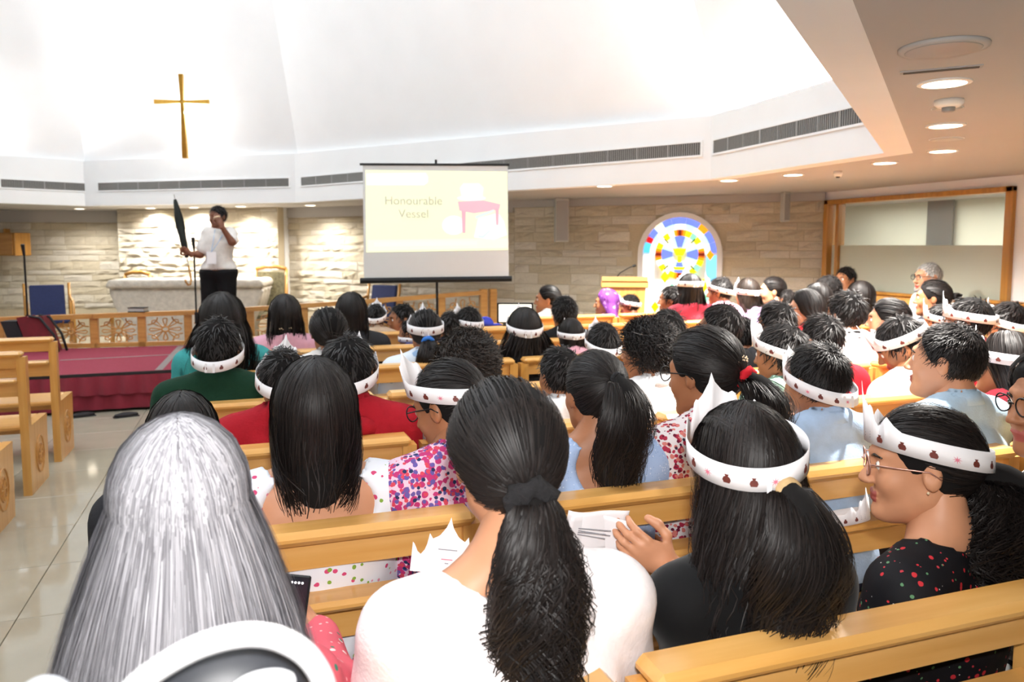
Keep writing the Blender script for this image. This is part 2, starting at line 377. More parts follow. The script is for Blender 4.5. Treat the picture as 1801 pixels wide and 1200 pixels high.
# ---------------------------------------------------------------- stone walls
UW = 6.28
WC_ = R2(atu(1450, 400, UW)); W1 = R2(atc(905, 400, 10.5)); W2 = R2(atc(490, 400, 12.75)); N1 = R2(atc(489, 400, 12.3)); N0 = R2(atc(207, 400, 12.95)); L1 = R2(atc(207, 400, 13.6)); L0 = R2(atc(-800, 400, 12.2))
STONES = []
for k in range(10):
    nx_, nz_ = 4, 3; v = []; f = []
    D = RNG.random((nx_ + 1, nz_ + 1)) * .7 + .3
    for i in range(nx_ + 1):
        for j in range(nz_ + 1):
            e = i in (0, nx_) or j in (0, nz_); jx = 0 if i in (0, nx_) else RNG.normal() * .05; jz = 0 if j in (0, nz_) else RNG.normal() * .08
            v.append((i / nx_ + jx, -(D[i, j] * (.35 if e else 1.0)), j / nz_ + jz))
    for i in range(nx_):
        for j in range(nz_): a = i * (nz_ + 1) + j; f.append((a, a + nz_ + 1, a + nz_ + 2, a + 1))
    b0 = len(v); v += [(0, 0, 0), (1, 0, 0), (1, 0, 1), (0, 0, 1)]
    c = [0, nx_ * (nz_ + 1), nx_ * (nz_ + 1) + nz_, nz_]
    f += [tuple([b0, b0 + 1] + [i * (nz_ + 1) for i in range(nx_, -1, -1)]), tuple([b0 + 3] + [i * (nz_ + 1) + nz_ for i in range(nx_ + 1)] + [b0 + 2]),
          tuple([b0 + 3, b0] + [j for j in range(nz_ + 1)]), tuple([b0 + 1, b0 + 2] + [c[1] + j for j in range(nz_, -1, -1)])]
    me = bpy.data.meshes.new('stone'); me.from_pydata([tuple(map(float, p)) for p in v], [], f); me.materials.append(MATS['limestone_%d' % (k % 5)]); me.validate(); STONES.append(me)
def stone_wall(name, A, B, z0, z1, zs, parent=None, skip=None):
    """A is the left end seen from inside; local +x runs A->B, the room lies on local -y"""
    rz, L = upright_frame(A, B)
    w = MB().box(0, L, 0, .18, z0, z1).build(name, 'joint_mortar', parent, loc=(A[0], A[1], 0)); w.rotation_euler = (0, 0, rz)
    if parent is None: tag(w, kind='structure')
    z = zs[0]
    while z < zs[1] - .03:
        h = min(random.choice((.09, .11, .13, .15)), zs[1] - z); x = -random.random() * .25
        while x < L:
            l = random.uniform(.28, .62); a = max(x, 0); b = min(x + l, L)
            if b - a > .05 and not (skip and skip(a, b, z, z + h)):
                o = bpy.data.objects.new('stone', random.choice(STONES)); link(o, w)
                o.location = (a + .004, 0, z + .004); o.scale = (b - a - .008, random.uniform(.02, .038), h - .008)
            x += l
        z += h
    return w
def band(name, A, B, z0, z1, d, m, parent):
    rz, L = upright_frame(A, B); o = MB().box(0, L, -d, .0, z0, z1).build(name, m, parent); return o
GC = np.array([1196., 447.6])
rzw, LW = upright_frame(W1, WC_)
gs = (hit(GC[0], GC[1], W1, WC_)[:2] - W1) @ ((WC_ - W1) / LW); gz = hit(GC[0], GC[1], W1, WC_)[2]
ksx = (hit(GC[0] + 40, GC[1], W1, WC_)[:2] - hit(GC[0] - 40, GC[1], W1, WC_)[:2]) @ ((WC_ - W1) / LW) / 80; ksz = (hit(GC[0], GC[1] - 40, W1, WC_)[2] - hit(GC[0], GC[1] + 40, W1, WC_)[2]) / 80
def in_arch(a, b, z0, z1):
    for x in (a, (a + b) / 2, b):
        for z in (z0, z1):
            X = (x - gs) / ksx; Z = (z - gz) / ksz
            if (abs(X) < 66 and Z < 0) or X * X + Z * Z < 66 * 66: return True
    return False
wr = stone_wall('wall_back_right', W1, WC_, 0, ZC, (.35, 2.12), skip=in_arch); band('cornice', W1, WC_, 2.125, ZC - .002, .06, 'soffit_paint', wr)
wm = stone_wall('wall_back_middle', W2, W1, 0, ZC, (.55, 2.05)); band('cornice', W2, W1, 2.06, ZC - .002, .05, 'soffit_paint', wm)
wn = stone_wall('wall_altar_niche', N0, N1, 0, ZC, (.6, ZC - .02))
MB().box(-.001, .45, 0, .16, 0, ZC).build('reveal', 'white_paint', wn, loc=(upright_frame(N0, N1)[1] - .45, .2, 0))
wl = stone_wall('wall_back_left', L0, L1, 0, ZC, (.5, 2.0)); band('cornice', L0, L1, 2.01, ZC - .002, .03, 'soffit_paint', wl)
for nm, a, b in (('wall_left', (-9.4, -3), (-9.4, 15)), ('wall_rear', (-9.4, -2.9), (12, -2.9)), ('wall_far', (12, 16.6), (-9.4, 16.6)), ('wall_office_end', (11.8, -3), (11.8, 17))):
    rz, L = upright_frame(a, b); w = MB().box(0, L, -.1, 0, 0, 3.2).build(nm, 'white_paint', loc=(a[0], a[1], 0)); w.rotation_euler = (0, 0, rz); tag(w, kind='structure')

# ---------------------------------------------------------------- right wall with the glazed screen
VA = atu(1785, 400, UW)[1]; VB = atu(1453, 400, UW)[1]; ZT = atu(1450, 353, UW)[2]
m = MB(); m.box(UW, UW + .15, -3, VA, 0, ZC).box(UW, UW + .15, VA, VB, ZT, ZC).box(UW, UW + .15, VB, WC_[1] + .3, 0, ZC).box(UW, UW + .15, VA, VB, 0, .45)
wR = m.build('wall_right', 'white_paint'); tag(wR, kind='structure')
win = empty('window_1', (UW, VA, 0)); tag(win, kind='structure'); LWi = VB - VA
ZF = atu(1560, 431.5, UW)[2]
for nm, bx in (('jamb', (-.05, .12, 0, .07, .45, ZT)), ('jamb', (-.05, .12, LWi - .07, LWi, .45, ZT)), ('head_rail', (-.05, .12, 0, LWi, ZT - .05, ZT)), ('sill', (-.05, .12, 0, LWi, .42, .47)), ('mullion', (-.01, .09, LWi - .2, LWi - .15, .47, ZT - .05))):
    MB().box(*bx[:2], bx[2], bx[3], bx[4], bx[5], .006).build(nm, 'frame_wood', win)
mat('pane_clear', '#eef2ea', .03, alpha=.13); mat('pane_frosted', '#ccd2c2', .35, alpha=.86, noise=.01)
MB().box(.03, .04, .05, LWi - .05, ZF, ZT - .04).build('pane', 'pane_clear', win)
MB().box(.03, .04, .05, LWi - .05, .46, ZF).build('pane', 'pane_frosted', win)
# the office behind the glass
mat('office_paint', '#e8ead9', .8, noise=.02, nscale=2); mat('blind_grey', '#565a59', .7, noise=.1)
bw = MB().box(9.0, 9.1, 2, 12, 0, ZC).build('wall_office', 'office_paint'); tag(bw, kind='structure')
pB = atu(1655, 395, 8.9)
cab = empty('roller_blind', (8.93, pB[1] - .2, 0)); tag(cab, 'grey roller blind on the office wall behind the clear glass', 'blind')
q0, q1 = atu(1632, 352, 8.9), atu(1677, 352, 8.9); zt_, zb_ = q0[2], 1.2
MB().box(-.03, .0, q1[1] - pB[1] + .2, q0[1] - pB[1] + .2, zb_, zt_).build('fabric', 'blind_grey', cab)
MB().box(-.05, .03, q1[1] - pB[1] + .18, q0[1] - pB[1] + .22, zt_, zt_ + .07, .01).build('cassette', 'grille_metal', cab)
MB().box(-.04, .01, q1[1] - pB[1] + .2, q0[1] - pB[1] + .2, zb_ - .03, zb_, .004).build('bottom_bar', 'grille_metal', cab)
lamp('office_light', 'AREA', (7.7, 7.2, ZC - .05), 60, (1, .98, .9), (0, 0, 0), shape='RECTANGLE', size=1.6, size_y=4)

# ---------------------------------------------------------------- ceiling fittings
def downlight(px, py, label, e=14, col=(1, .96, .9), r=.075, p=None):
    p = atz(px, py, ZC) if p is None else np.array(p)
    t = empty('downlight', (p[0], p[1], ZC)); tag(t, label, 'ceiling light', 'recessed downlights in the soffit')
    mr = MB(); k = 24
    for rr, zz in ((r + .016, 0), (r + .016, -.006), (r, -.008), (r, .0)): mr.v += [(rr * math.cos(2 * math.pi * i / k), rr * math.sin(2 * math.pi * i / k), zz) for i in range(k)]
    mr.f += [(j * k + i, j * k + (i + 1) % k, (j + 1) * k + (i + 1) % k, (j + 1) * k + i) for j in range(3) for i in range(k)]
    mr.build('trim_ring', 'lamp_trim', t)
    MB().lathe([(r, -.003), (r, -.0045)], 24).build('diffuser', 'lamp_disc', t)
    lamp('downlight_bulb', 'SPOT', (p[0], p[1], ZC - .012), e * 13, col, (0, 0, 0), spot_size=math.radians(150), spot_blend=.9, shadow_soft_size=.03)
for px, py, lb, e in ((140, 367, 'lit downlight above the wooden box speaker by the back wall', 8), (265, 366, 'lit downlight above the altar, furthest from the screen', 9), (341, 365, 'lit downlight above the altar directly under the cross', 9), (424, 363, 'lit downlight above the altar, nearest the screen', 9), (546, 361, 'lit downlight just beside the projection screen', 8),
                      (1063, 327, 'lit downlight between projection screen and stained glass window', 20), (1282, 317, 'lit downlight above the edge of the stained glass window', 20), (1395, 307, 'lit downlight in front of the thin column speaker', 20), (1556, 286, 'lit downlight at the corner of the dome opening', 14), (1658, 265, 'lit downlight above the glazed office screen', 14), (1663, 220, 'lit downlight nearest behind the smoke detector', 14), (1661, 145, 'largest lit downlight, beside the slot diffuser', 14)):
    downlight(px, py, lb, e)
def round_fit(name, px, py, prof, label, cat, mt, parts=()):
    p = atz(px, py, ZC); t = empty(name, (p[0], p[1], ZC)); tag(t, label, cat)
    MB().lathe(prof, 28).build('body', mt, t, True)
    for nm, pr, m_ in parts: MB().lathe(pr, 28).build(nm, m_, t, True)
round_fit('ceiling_speaker', 1659, 82, [(.125, 0), (.125, -.008), (.11, -.012)], 'round white ceiling speaker with perforated grille', 'speaker', 'soffit_paint', [('grille', [(.108, -.011), (.1, -.014), (.02, -.016)], 'grille_metal')])
round_fit('smoke_detector', 1669, 176, [(.055, 0), (.055, -.018), (.04, -.03)], 'white smoke detector between two downlights', 'smoke detector', 'lamp_trim', [('sensor_cap', [(.025, -.03), (.025, -.045), (.018, -.05)], 'grille_metal')])
round_fit('sprinkler_plate', 1666, 190, [(.06, 0), (.06, -.004), (.02, -.006)], 'flat round cover plate just behind the smoke detector', 'cover plate', 'grey_plastic', [('rim', [(.064, 0), (.064, -.003)], 'lamp_trim')])
round_fit('vent_plate', 1665, 244, [(.085, 0), (.085, -.006), (.05, -.009)], 'small round vent plate between two far downlights', 'vent', 'grey_plastic', [('rim', [(.09, 0), (.09, -.004)], 'lamp_trim')])
round_fit('security_camera', 1474, 301, [(.03, 0), (.035, -.02), (.028, -.045)], 'small white sensor on the soffit near the corner', 'sensor', 'lamp_trim', [('lens', [(.018, -.045), (.012, -.055)], 'black_metal')])
pA, pB2 = atz(1583, 128, ZC), atz(1729, 115, ZC)
rz, L = upright_frame(pA, pB2); sd = empty('slot_diffuser', (pA[0], pA[1], ZC), rz); tag(sd, 'long narrow metal slot diffuser in the soffit', 'air diffuser')
MB().box(0, L, -.022, .022, -.004, 0).build('frame', 'grille_metal', sd); MB().box(.01, L - .01, -.012, .012, -.006, -.003).build('slot', 'dark_gap', sd)
# column speakers on the stone wall
for px0, px1, y0, y1, d, lb in ((988, 1012, 346, 426, .12, 'grey box column hanging from the soffit beside the screen'), (1380, 1392, 326, 391, .1, 'thin grey column speaker near the glazed office screen')):
    pc = hit((px0 + px1) / 2, y0, W1, WC_); nn = np.array([W1[1] - WC_[1], WC_[0] - W1[0]]); nn = nn / np.linalg.norm(nn)
    if nn @ (-W1) < 0: nn = -nn
    pc2 = pc[:2] + nn * .25; dd = depth(pc2); ww = (px1 - px0) * dd / F; zb_ = H + (431 - y1) * dd / F
    t = empty('column_speaker', (pc2[0], pc2[1], zb_), rzw + math.radians(30)); tag(t, lb, 'speaker')
    MB().box(-ww / 2, ww / 2, -d / 2, d / 2, 0, ZC - zb_, .008).build('cabinet', 'grey_plastic', t)
    MB().box(-ww / 2 + .012, ww / 2 - .012, -d / 2 - .006, -d / 2, .02, (ZC - zb_) * .93).build('grille', 'grille_metal', t)

# ---------------------------------------------------------------- stained glass window
sg = empty('window_2', (W1[0] + (WC_ - W1)[0] / LW * gs, W1[1] + (WC_ - W1)[1] / LW * gs, 0), rzw); tag(sg, kind='structure')
fr = lambda a, b, h: (a * ksx, -h, gz + b * ksz)
PANE = {}
def pane(poly, colr, e=1.0, h=.03):
    k = 'glass_' + colr.strip('#')
    mat(k, colr, .2, emit=colr, estr=.6, noise=.03)
    MB().prism(poly, .006, h, fr).build('pane', k, sg)
def sector(r0, r1, a0, a1, n_=5):
    A = np.radians(np.linspace(a0, a1, n_)); return [(r1 * math.cos(t), r1 * math.sin(t)) for t in A] + [(r0 * math.cos(t), r0 * math.sin(t)) for t in A[::-1]]
bot = (.55 - gz) / ksz
# plaster surround
A_ = np.radians(np.linspace(0, 180, 19)); po = [(74 * math.cos(t), 74 * math.sin(t)) for t in A_]; pi_ = [(65 * math.cos(t), 65 * math.sin(t)) for t in A_]
ms = MB()
full_o = [(74, bot)] + po + [(-74, bot)]; full_i = [(65, bot)] + pi_ + [(-65, bot)]
for i in range(len(full_o) - 1): ms.prism([full_o[i], full_o[i + 1], full_i[i + 1], full_i[i]], 0, .06, fr)
ms.build('surround', 'white_paint', sg)
MB().prism(full_i, -.01, .006, fr).build('backing', 'white_paint', sg)
B_, WH, CY_, YE, AM, BR, GR, CR, RD = '#6f86f2', '#ffffff', '#c4ecff', '#f4ee18', '#f0a012', '#7a2008', '#8af0c0', '#f6ffd8', '#d01820'
for a0, a1, c in ((2, 20, B_), (20, 40, B_), (40, 56, AM), (56, 80, B_), (80, 105, B_), (105, 120, B_), (120, 135, CR), (135, 150, B_), (150, 160, RD), (160, 178, '#58c8f4')): pane(sector(54, 64, a0 + .6, a1 - .6), c)
for a0 in range(0, 360, 15):
    if a0 in (90, 75, 0, 345, 180, 165, 270, 255): continue
    dg_ = (a0 % 90) in (30, 45)
    pane(sector(33, 43, a0 + .8, a0 + 14.2, 3), YE if a0 % 30 == 0 else (GR if a0 in (45, 315) else WH))
for a in (0, 90, 180, 270):
    for d0, d1, c in ((-15, -8, AM), (-8, -4, '#d06408'), (-4, 4, BR), (4, 8, '#d06408'), (8, 15, AM)): pane(sector(33, 43, a + d0 + .3, a + d1 - .3, 3), c)
    pane(sector(13, 32, a - 17, a + 17, 4), B_)
    for d0, c in ((18, CY_), (31, CR), (45, CR), (59, CY_)): pane(sector(13, 32, a + d0, a + d0 + 12.5, 3), c)
for a0 in range(0, 180, 20): pane(sector(44, 53, a0 + .5, a0 + 19.5, 4), (WH, CY_)[a0 // 20 % 2])
for pl in ([(-12, 10), (12, 10), (6, -2), (-6, -2)], [(-3, -3), (3, -3), (3, -14), (-3, -14)], [(-11, -22), (11, -22), (8, -27), (-8, -27)]): pane([(x, y) for x, y in pl][::-1], YE, h=.036)
mat('lead_black', '#222222', .6, noise=.1)
for a in (45, 135, 225, 315):
    c, s_ = math.cos(math.radians(a)), math.sin(math.radians(a)); MB().prism([(28 * c - s_, 28 * s_ + c), (38 * c - s_, 38 * s_ + c), (38 * c + s_, 38 * s_ - c), (28 * c + s_, 28 * s_ - c)], .03, .034, fr).build('lead_bar', 'lead_black', sg)
for x0, x1, y0, y1, c in ((-64, -46, -44, -1, WH), (46, 64, -50, -1, '#7ccdf6'), (-64, -30, -88, -46, WH), (-29, 0, -88, -46, WH), (1, 32, -88, -52, WH), (33, 64, -88, -52, WH), (-64, -22, bot + 1, -90, WH), (-21, 20, bot + 1, -90, CR), (21, 64, bot + 1, -90, WH)): pane([(x0, y0), (x1, y0), (x1, y1), (x0, y1)], c, h=.02)
for x, y, r, c in ((-25, -40, 11, '#ffd818'), (42, -55, 13, '#ffe010'), (53, -1, 9, AM), (28, -40, 8, GR), (-12, -60, 9, GR), (-42, -94, 10, '#ffe010'), (48, -75, 8, GR)): pane([(x - r * .7, y), (x, y - r), (x + r * .7, y), (x, y + r)], c, h=.04)

# ================================================================== FURNITURE AND FITTINGS
PT = 0.94                                         # height of a pew back
SEAT = .45
def make_pew(L, name='pew'):
    t = empty(name)
    h = L / 2
    MB().box(-h + .02, h - .02, -.05, .045, PT - .036, PT, .014).build('top_rail', 'pew_wood', t)
    MB().box(-h + .05, h - .05, -.014, .016, PT - .105, PT - .036).build('back_board', 'pew_wood', t)
    MB().box(-h + .05, h - .05, -.075, .016, .742, .77, .01).build('book_ledge', 'pew_wood', t)
    MB().box(-h + .05, h - .05, -.014, .016, .65, .742).build('lower_board', 'pew_wood', t)
    MB().box(-h + .05, h - .05, .03, .43, SEAT - .035, SEAT, .01).build('seat', 'pew_wood', t)
    MB().box(-h + .05, h - .05, .34, .365, SEAT - .12, SEAT - .035).build('seat_rail', 'pew_wood', t)
    for s in (-1, 1):
        x0, x1 = sorted((s * h, s * (h - .05)))
        po = MB().prism([(-.035, 0), (.40, 0), (.425, SEAT), (.03, SEAT), (.03, PT - .034), (-.035, PT - .034)], x0, x1, lambda a, b, hh: (hh, a, b)).build('end_panel', 'pew_wood_up', t)
        cv = MB(); xf = s * (h + .0015)
        for rr in (.055, .095):
            cv.tube([(xf, .2 + rr * math.cos(a), .22 + 1.3 * rr * math.sin(a)) for a in np.linspace(0, 2 * math.pi, 17)], .006, 5, False)
        for a in np.linspace(0, math.pi, 5)[:-1]:
            cv.tube([(xf, .2 - .05 * math.cos(a), .22 - .065 * math.sin(a)), (xf, .2 + .05 * math.cos(a), .22 + .065 * math.sin(a))], .006, 5)
        cv.build('carving', 'rail_wood', po)
    return t
ROWV = [1.05 + .815 * i for i in range(8)]
EDGE = [-.36, .56, 1.52, 2.46, 3.42, 4.38, 5.34]
ORD = ['nearest the camera', 'second from the camera', 'third from the camera', 'fourth from the camera', 'fifth from the camera', 'sixth from the camera', 'seventh from the camera', 'front']
ORM = ['on the aisle', 'second from the aisle', 'third from the aisle', 'fourth from the aisle', 'fifth from the aisle', 'furthest from the aisle']
proto = {}
for r, v in enumerate(ROWV):
    for k in range(6):
        if r == 0 and k > 2 or r == 1 and k > 3 or r == 2 and k > 4: continue
        if r >= 6 and k > 4: continue
        if r == 7 and k < 3: continue
        L = round(EDGE[k + 1] - EDGE[k] - .02, 3)
        if L not in proto: o = proto[L] = make_pew(L)
        else: o = copy_tree(proto[L])
        o.location = ((EDGE[k] + EDGE[k + 1]) / 2, v, 0)
        tag(o, 'varnished pew in the %s row, %s' % (ORD[r], ORM[k]), 'pew', 'varnished wooden pews')
UL = -1.37
pl = None
for v, lb in ((6.42, 'empty varnished pew across the aisle nearest the red stage'), (5.60, 'empty varnished pew across the aisle, middle of the three'), (4.78, 'varnished pew across the aisle at the edge of the picture')):
    if pl is None: o = pl = make_pew(2.0)
    else: o = copy_tree(pl)
    o.location = (UL - 1.0, v, 0); tag(o, lb, 'pew', 'varnished wooden pews')

# ---------------------------------------------------------------- red stage
ZS = .385; ZP = .06
RAILP = [(-430, 572.5, 8.7), (-130, 562.5, 8.95), (0, 558, 9.0), (165, 552, 9.15), (330, 546, 9.4), (440, 540, 9.6), (627, 528, 9.9), (850, 511, 10.2)]
rp = [atc(x, y, d) for x, y, d in RAILP]
SV0, SU0, SU1 = 8.19, -5.2, rp[5][0]
st = empty('stage', (0, SV0, 0)); tag(st, 'low stage with red carpet top and ruffled dark red skirt', 'stage')
bk = [(p[0], p[1] - SV0 - .07) for p in rp[5::-1]]
deck = [(SU0, 0), (SU1, 0)] + bk + [(SU0, bk[-1][1] + .4)]
if bk[-1][0] < SU0: deck = [(bk[-1][0], 0), (SU1, 0)] + bk
SU0 = deck[0][0]
MB().prism(deck, .02, ZS - .012, lambda a, b, h: (a, b, h)).build('deck', 'black_edge', st)
MB().prism([(a, b - (.004 if b == 0 else 0)) for a, b in deck], ZS - .012, ZS, lambda a, b, h: (a, b, h)).build('carpet', 'carpet_red', st)
MB().box(SU0, SU1, -.02, -.004, ZS - .03, ZS - .002).build('edge_strip', 'black_edge', st)
def ruffle(z0, z1, amp, y, name, per=.16):
    xs = np.arange(SU0, SU1, .012); v = []
    for z, k in ((z1, .25), ((z0 + z1) / 2, .8), (z0, 1.0)):
        for x in xs: v.append((x, y - amp * k * (.55 + .45 * math.sin(2 * math.pi * x / per + .8 * math.sin(x * 3.1))), z))
    nn = len(xs); f = [(r * nn + i, r * nn + i + 1, (r + 1) * nn + i + 1, (r + 1) * nn + i) for r in range(2) for i in range(nn - 1)]
    mesh(name, v, f, 'skirt_red', st, True)
ruffle(.03, ZS - .2, .025, -.012, 'skirt', .21); ruffle(ZS - .21, ZS - .03, .05, -.02, 'skirt_flounce', .17)
def floor_strip(pa, pb, w, name, m, par, z):
    a, b = atz(*pa, z), atz(*pb, z); d = (b - a)[:2]; L = np.linalg.norm(d); q = np.array([-d[1], d[0]]) / L * w / 2
    o_ = np.array([par.location.x, par.location.y])
    v = [(*(a[:2] - q - o_), z + .0015), (*(b[:2] - q - o_), z + .0015), (*(b[:2] + q - o_), z + .0015), (*(a[:2] + q - o_), z + .0015)]
    mesh(name, [(x, y, zz - .0015) for x, y, zz in v] + v, [(4, 5, 6, 7), (0, 1, 5, 4), (1, 2, 6, 5), (2, 3, 7, 6), (3, 0, 4, 7)], m, par)
floor_strip((279, 651), (318, 609), .07, 'tape_strip', 'tape_grey', st, ZS); floor_strip((106, 634), (300, 624), .05, 'tape_strip', 'tape_grey', st, ZS)
# things lying under the stage front
for px, lb in ((145, 'dark cloth end poking out under the stage skirt near the pews'), (222, 'dark shoe lying on the floor by the stage skirt')):
    p = atz(px, 733, 0); t = empty('shoe', (p[0], p[1], 0), .3); tag(t, lb, 'shoe')
    MB().lathe([(.03, 0), (.045, .012), (.04, .03), (.02, .04)], 14).build('upper', 'black_edge', t, True).scale = (2.4, 1, 1)
    MB().box(-.11, .11, -.045, .045, -.002, .008, .003).build('sole', 'black_metal', t)

# ---------------------------------------------------------------- altar platform and rail
ap = [R2(rp[0]), R2(rp[5]), R2(rp[7]), W1, W2, N1, N0, L0]
apf = mesh('floor_altar', [(*p, ZP) for p in ap] + [(*p, 0) for p in ap], [tuple(range(8))] + [(i, (i + 8), (i + 1) % 8 + 8, (i + 1) % 8) for i in range(8)], 'floor_tile'); tag(apf, kind='structure')
rail = empty('altar_rail', (rp[4][0], rp[4][1], 0)); tag(rail, 'long carved wooden altar rail with openwork flower panels', 'altar rail')
ro = np.array([rp[4][0], rp[4][1], 0])
def grille(A, B, za0, za1, zb):
    """openwork flower between two posts; A,B plan points"""
    d = (B - A); L = np.linalg.norm(d); u = d / L
    q = lambda a, b: (*(A + u * L * a), zb + ((za0 + (za1 - za0) * a) - zb) * b)
    m = MB(); cx, cy = .5, .48
    P = lambda r, t: q(cx + r * math.cos(t), cy + r * math.sin(t))
    for k in range(8):
        t = math.pi / 4 * k; rr = .40 if k % 2 == 0 else .46
        for s in (-.16, .16): m.tube([P(.1, t), P(.26, t + s * 1.0), P(rr, t + s)], .008, 5)
        m.tube([P(rr, t - .16), P(rr + .04, t), P(rr, t + .16)], .008, 5)
    m.tube([P(.1, t) for t in np.linspace(0, 2 * math.pi, 13)], .012, 5)
    for sx in (0.02, .98):
        for sy in (.02, .96):
            m.tube([q(sx + (.28 if sx < .5 else -.28) * math.cos(t), sy + (.28 if sy < .5 else -.28) * math.sin(t)) for t in np.linspace(0, math.pi / 2, 6)], .009, 5)
    return m.build('flower_grille', 'rail_wood', rail)
for i in range(len(rp) - 1):
    a, b = rp[i] - ro, rp[i + 1] - ro; L = np.linalg.norm((b - a)[:2]); k = max(1, round(L / .6))
    ang = math.atan2(b[1] - a[1], b[0] - a[0])
    # sloping top and bottom rails
    def barbox(p, q_, w, h, dz, nm):
        u = np.array([math.cos(ang), math.sin(ang), 0]); nrm = np.array([-u[1], u[0], 0]) * w / 2; zz = np.array([0, 0, 1.])
        v = []
        for pt in (p, q_):
            for sn in (-1, 1):
                for zt in (dz - h, dz): v.append(pt + nrm * sn + zz * zt)
        mesh(nm, v, [(0, 1, 3, 2), (4, 6, 7, 5), (0, 4, 5, 1), (2, 3, 7, 6), (0, 2, 6, 4), (1, 5, 7, 3)], 'rail_wood', rail)
    barbox(a, b, .11, .055, 0, 'top_rail')
    a0, b0 = a.copy(), b.copy(); a0[2] = b0[2] = ZS; barbox(a0, b0, .07, .05, .05, 'bottom_rail'); a1, b1 = a0.copy(), b0.copy(); a1[2] = b1[2] = ZP + .02; barbox(a1, b1, .03, -(ZS - ZP - .04), 0, 'kick_board')
    for j in range(k):
        p, q_ = a + (b - a) * j / k, a + (b - a) * (j + 1) / k; un = (q_ - p)[:2] / np.linalg.norm((q_ - p)[:2])
        for pt, nm in ((p, 'post'),):
            MB().box(-.045, .045, -.035, .035, ZP, pt[2] - .05, .006).build(nm, 'rail_wood', rail, loc=(pt[0], pt[1], 0)).rotation_euler = (0, 0, ang)
        grille(p[:2] + un * .055, q_[:2] - un * .055, p[2] - .06, q_[2] - .06, ZS + .05)
e_ = rp[-1] - ro
for dx in (0, .14): MB().box(-.05, .05, -.05, .05, ZP, e_[2] + .02, .008).build('end_post', 'rail_wood', rail, loc=(e_[0] + dx, e_[1] + dx * .2, 0))

# altar
pa = atc(342, 545, 11.6); al = empty('altar', (pa[0], pa[1], ZP), -YAW + math.radians(7)); tag(al, 'rough hewn pale stone altar behind the carved rail', 'altar')
def rough(poly, w, name, m, par, amp=.012):
    def f(P):
        X = np.abs(P[:, 0]); Z = P[:, 2]; Y = np.abs(P[:, 1]); hw = np.interp(Z, [p[1] for p in poly], [p[0] for p in poly])
        d = np.maximum(np.maximum(X - hw, Y - w), np.maximum(poly[0][1] - Z, Z - poly[-1][1]))
        return d + amp * (np.sin(P[:, 0] * 31 + P[:, 2] * 17) * np.sin(P[:, 2] * 41 + P[:, 1] * 23) + .6 * np.sin(P[:, 0] * 71 + P[:, 2] * 53))
    V, Q = surf(f, (-1.35, -w - .05, poly[0][1] - .05), (1.35, w + .05, poly[-1][1] + .05), .035); return mesh(name, V, Q, m, par, True)
ht = H - (490 - 431) * 11.6 / F - ZP
rough([(.85, 0), (.85, .12), (.9, .35), (1.06, ht * .7), (1.1, ht - .12)], .36, 'block', 'altar_stone', al); rough([(1.1, ht - .13), (1.12, ht - .06), (1.08, ht)], .42, 'table_slab', 'altar_stone', al, .008)
p = atc(243, 540, 10.3)
t = empty('bible', (p[0], p[1], H - (546 - 431) * 10.1 / F + .0), -YAW); tag(t, 'thick closed dark book lying on the altar rail', 'book')
MB().box(-.1, .1, -.06, .06, .0, .012).box(-.1, .1, -.06, .06, .05, .06).build('cover', 'black_metal', t); MB().box(-.095, .095, -.055, .055, .012, .05).build('page_block', 'grey_plastic', t)
t.location = (atc(243, 545, 9.28)[0], atc(243, 545, 9.28)[1], np.interp(243, [165, 330], [rp[3][2], rp[4][2]]))

# armchairs with blue seats
def armchair(px, d, rot, label, wpx):
    p = atc(px, 600, d); t = empty('armchair', (p[0], p[1], ZP), rot); tag(t, label, 'chair', 'blue upholstered armchairs'); w = .29
    MB().box(-.24, .24, -.24, .24, .4, .47, .02).build('seat', 'blue_seat', t)
    M = Matrix.Rotation(math.radians(-10), 4, 'X'); M.translation = (0, .23, .46)
    MB().box(-.23, .23, -.025, .025, 0, .5, .015, M).build('backrest', 'blue_seat', t)
    for s in (-1, 1):
        MB().tube([(s * w, .3, .98), (s * w, .24, .6), (s * w, .22, .4), (s * w, .3, 0)], .022, 8).build('leg', 'frame_wood', t, True)
        MB().tube([(s * w, -.27, 0), (s * w, -.24, .45), (s * w, -.2, .68), (s * w, -.12, .73), (s * w, .1, .75), (s * w, .24, .78)], .022, 8).build('armrest', 'frame_wood', t, True)
    MB().box(-w, w, .2, .235, .3, .36).build('crossbar', 'frame_wood', t); return t
c1 = armchair(90, 11.3, math.pi * .0 - YAW * .2 + .35, 'blue armchair near the microphone pole, empty', 80); c2 = armchair(655, 11.2, -YAW - .5, 'blue armchair partly hidden behind the projection screen', 64)
def tall_chair(px, y, d, label, half=.24):
    p = atc(px, 600, d); zt = H - (y - 431) * d / F; t = empty('high_back_chair', (p[0], p[1], ZP), -YAW); tag(t, label, 'chair', 'high back altar chairs'); hh = zt - ZP
    for s in (-1, 1):
        MB().tube([(s * half, .22, 0), (s * half, .2, .5), (s * half, .24, hh)], .026, 8).build('back_post', 'frame_wood', t, True); MB().box(s * half - .02, s * half + .02, -.24, -.2, 0, .44).build('leg', 'frame_wood', t)
    MB().tube([(-half, .24, hh), (-half * .4, .24, hh + .035), (half * .4, .24, hh + .035), (half, .24, hh)], .03, 8).build('crest_rail', 'frame_wood', t, True)
    MB().box(-half + .03, half - .03, .2, .235, .5, hh - .04, .01).build('back_panel', 'tapestry', t); MB().box(-half, half, -.24, .2, .42, .5, .02).build('seat', 'tapestry', t)
tall_chair(234, 484, 12.1, 'high wooden chair rising behind one end of the altar', .2); tall_chair(472, 474, 11.9, 'high wooden chair with tapestry back at the altar')
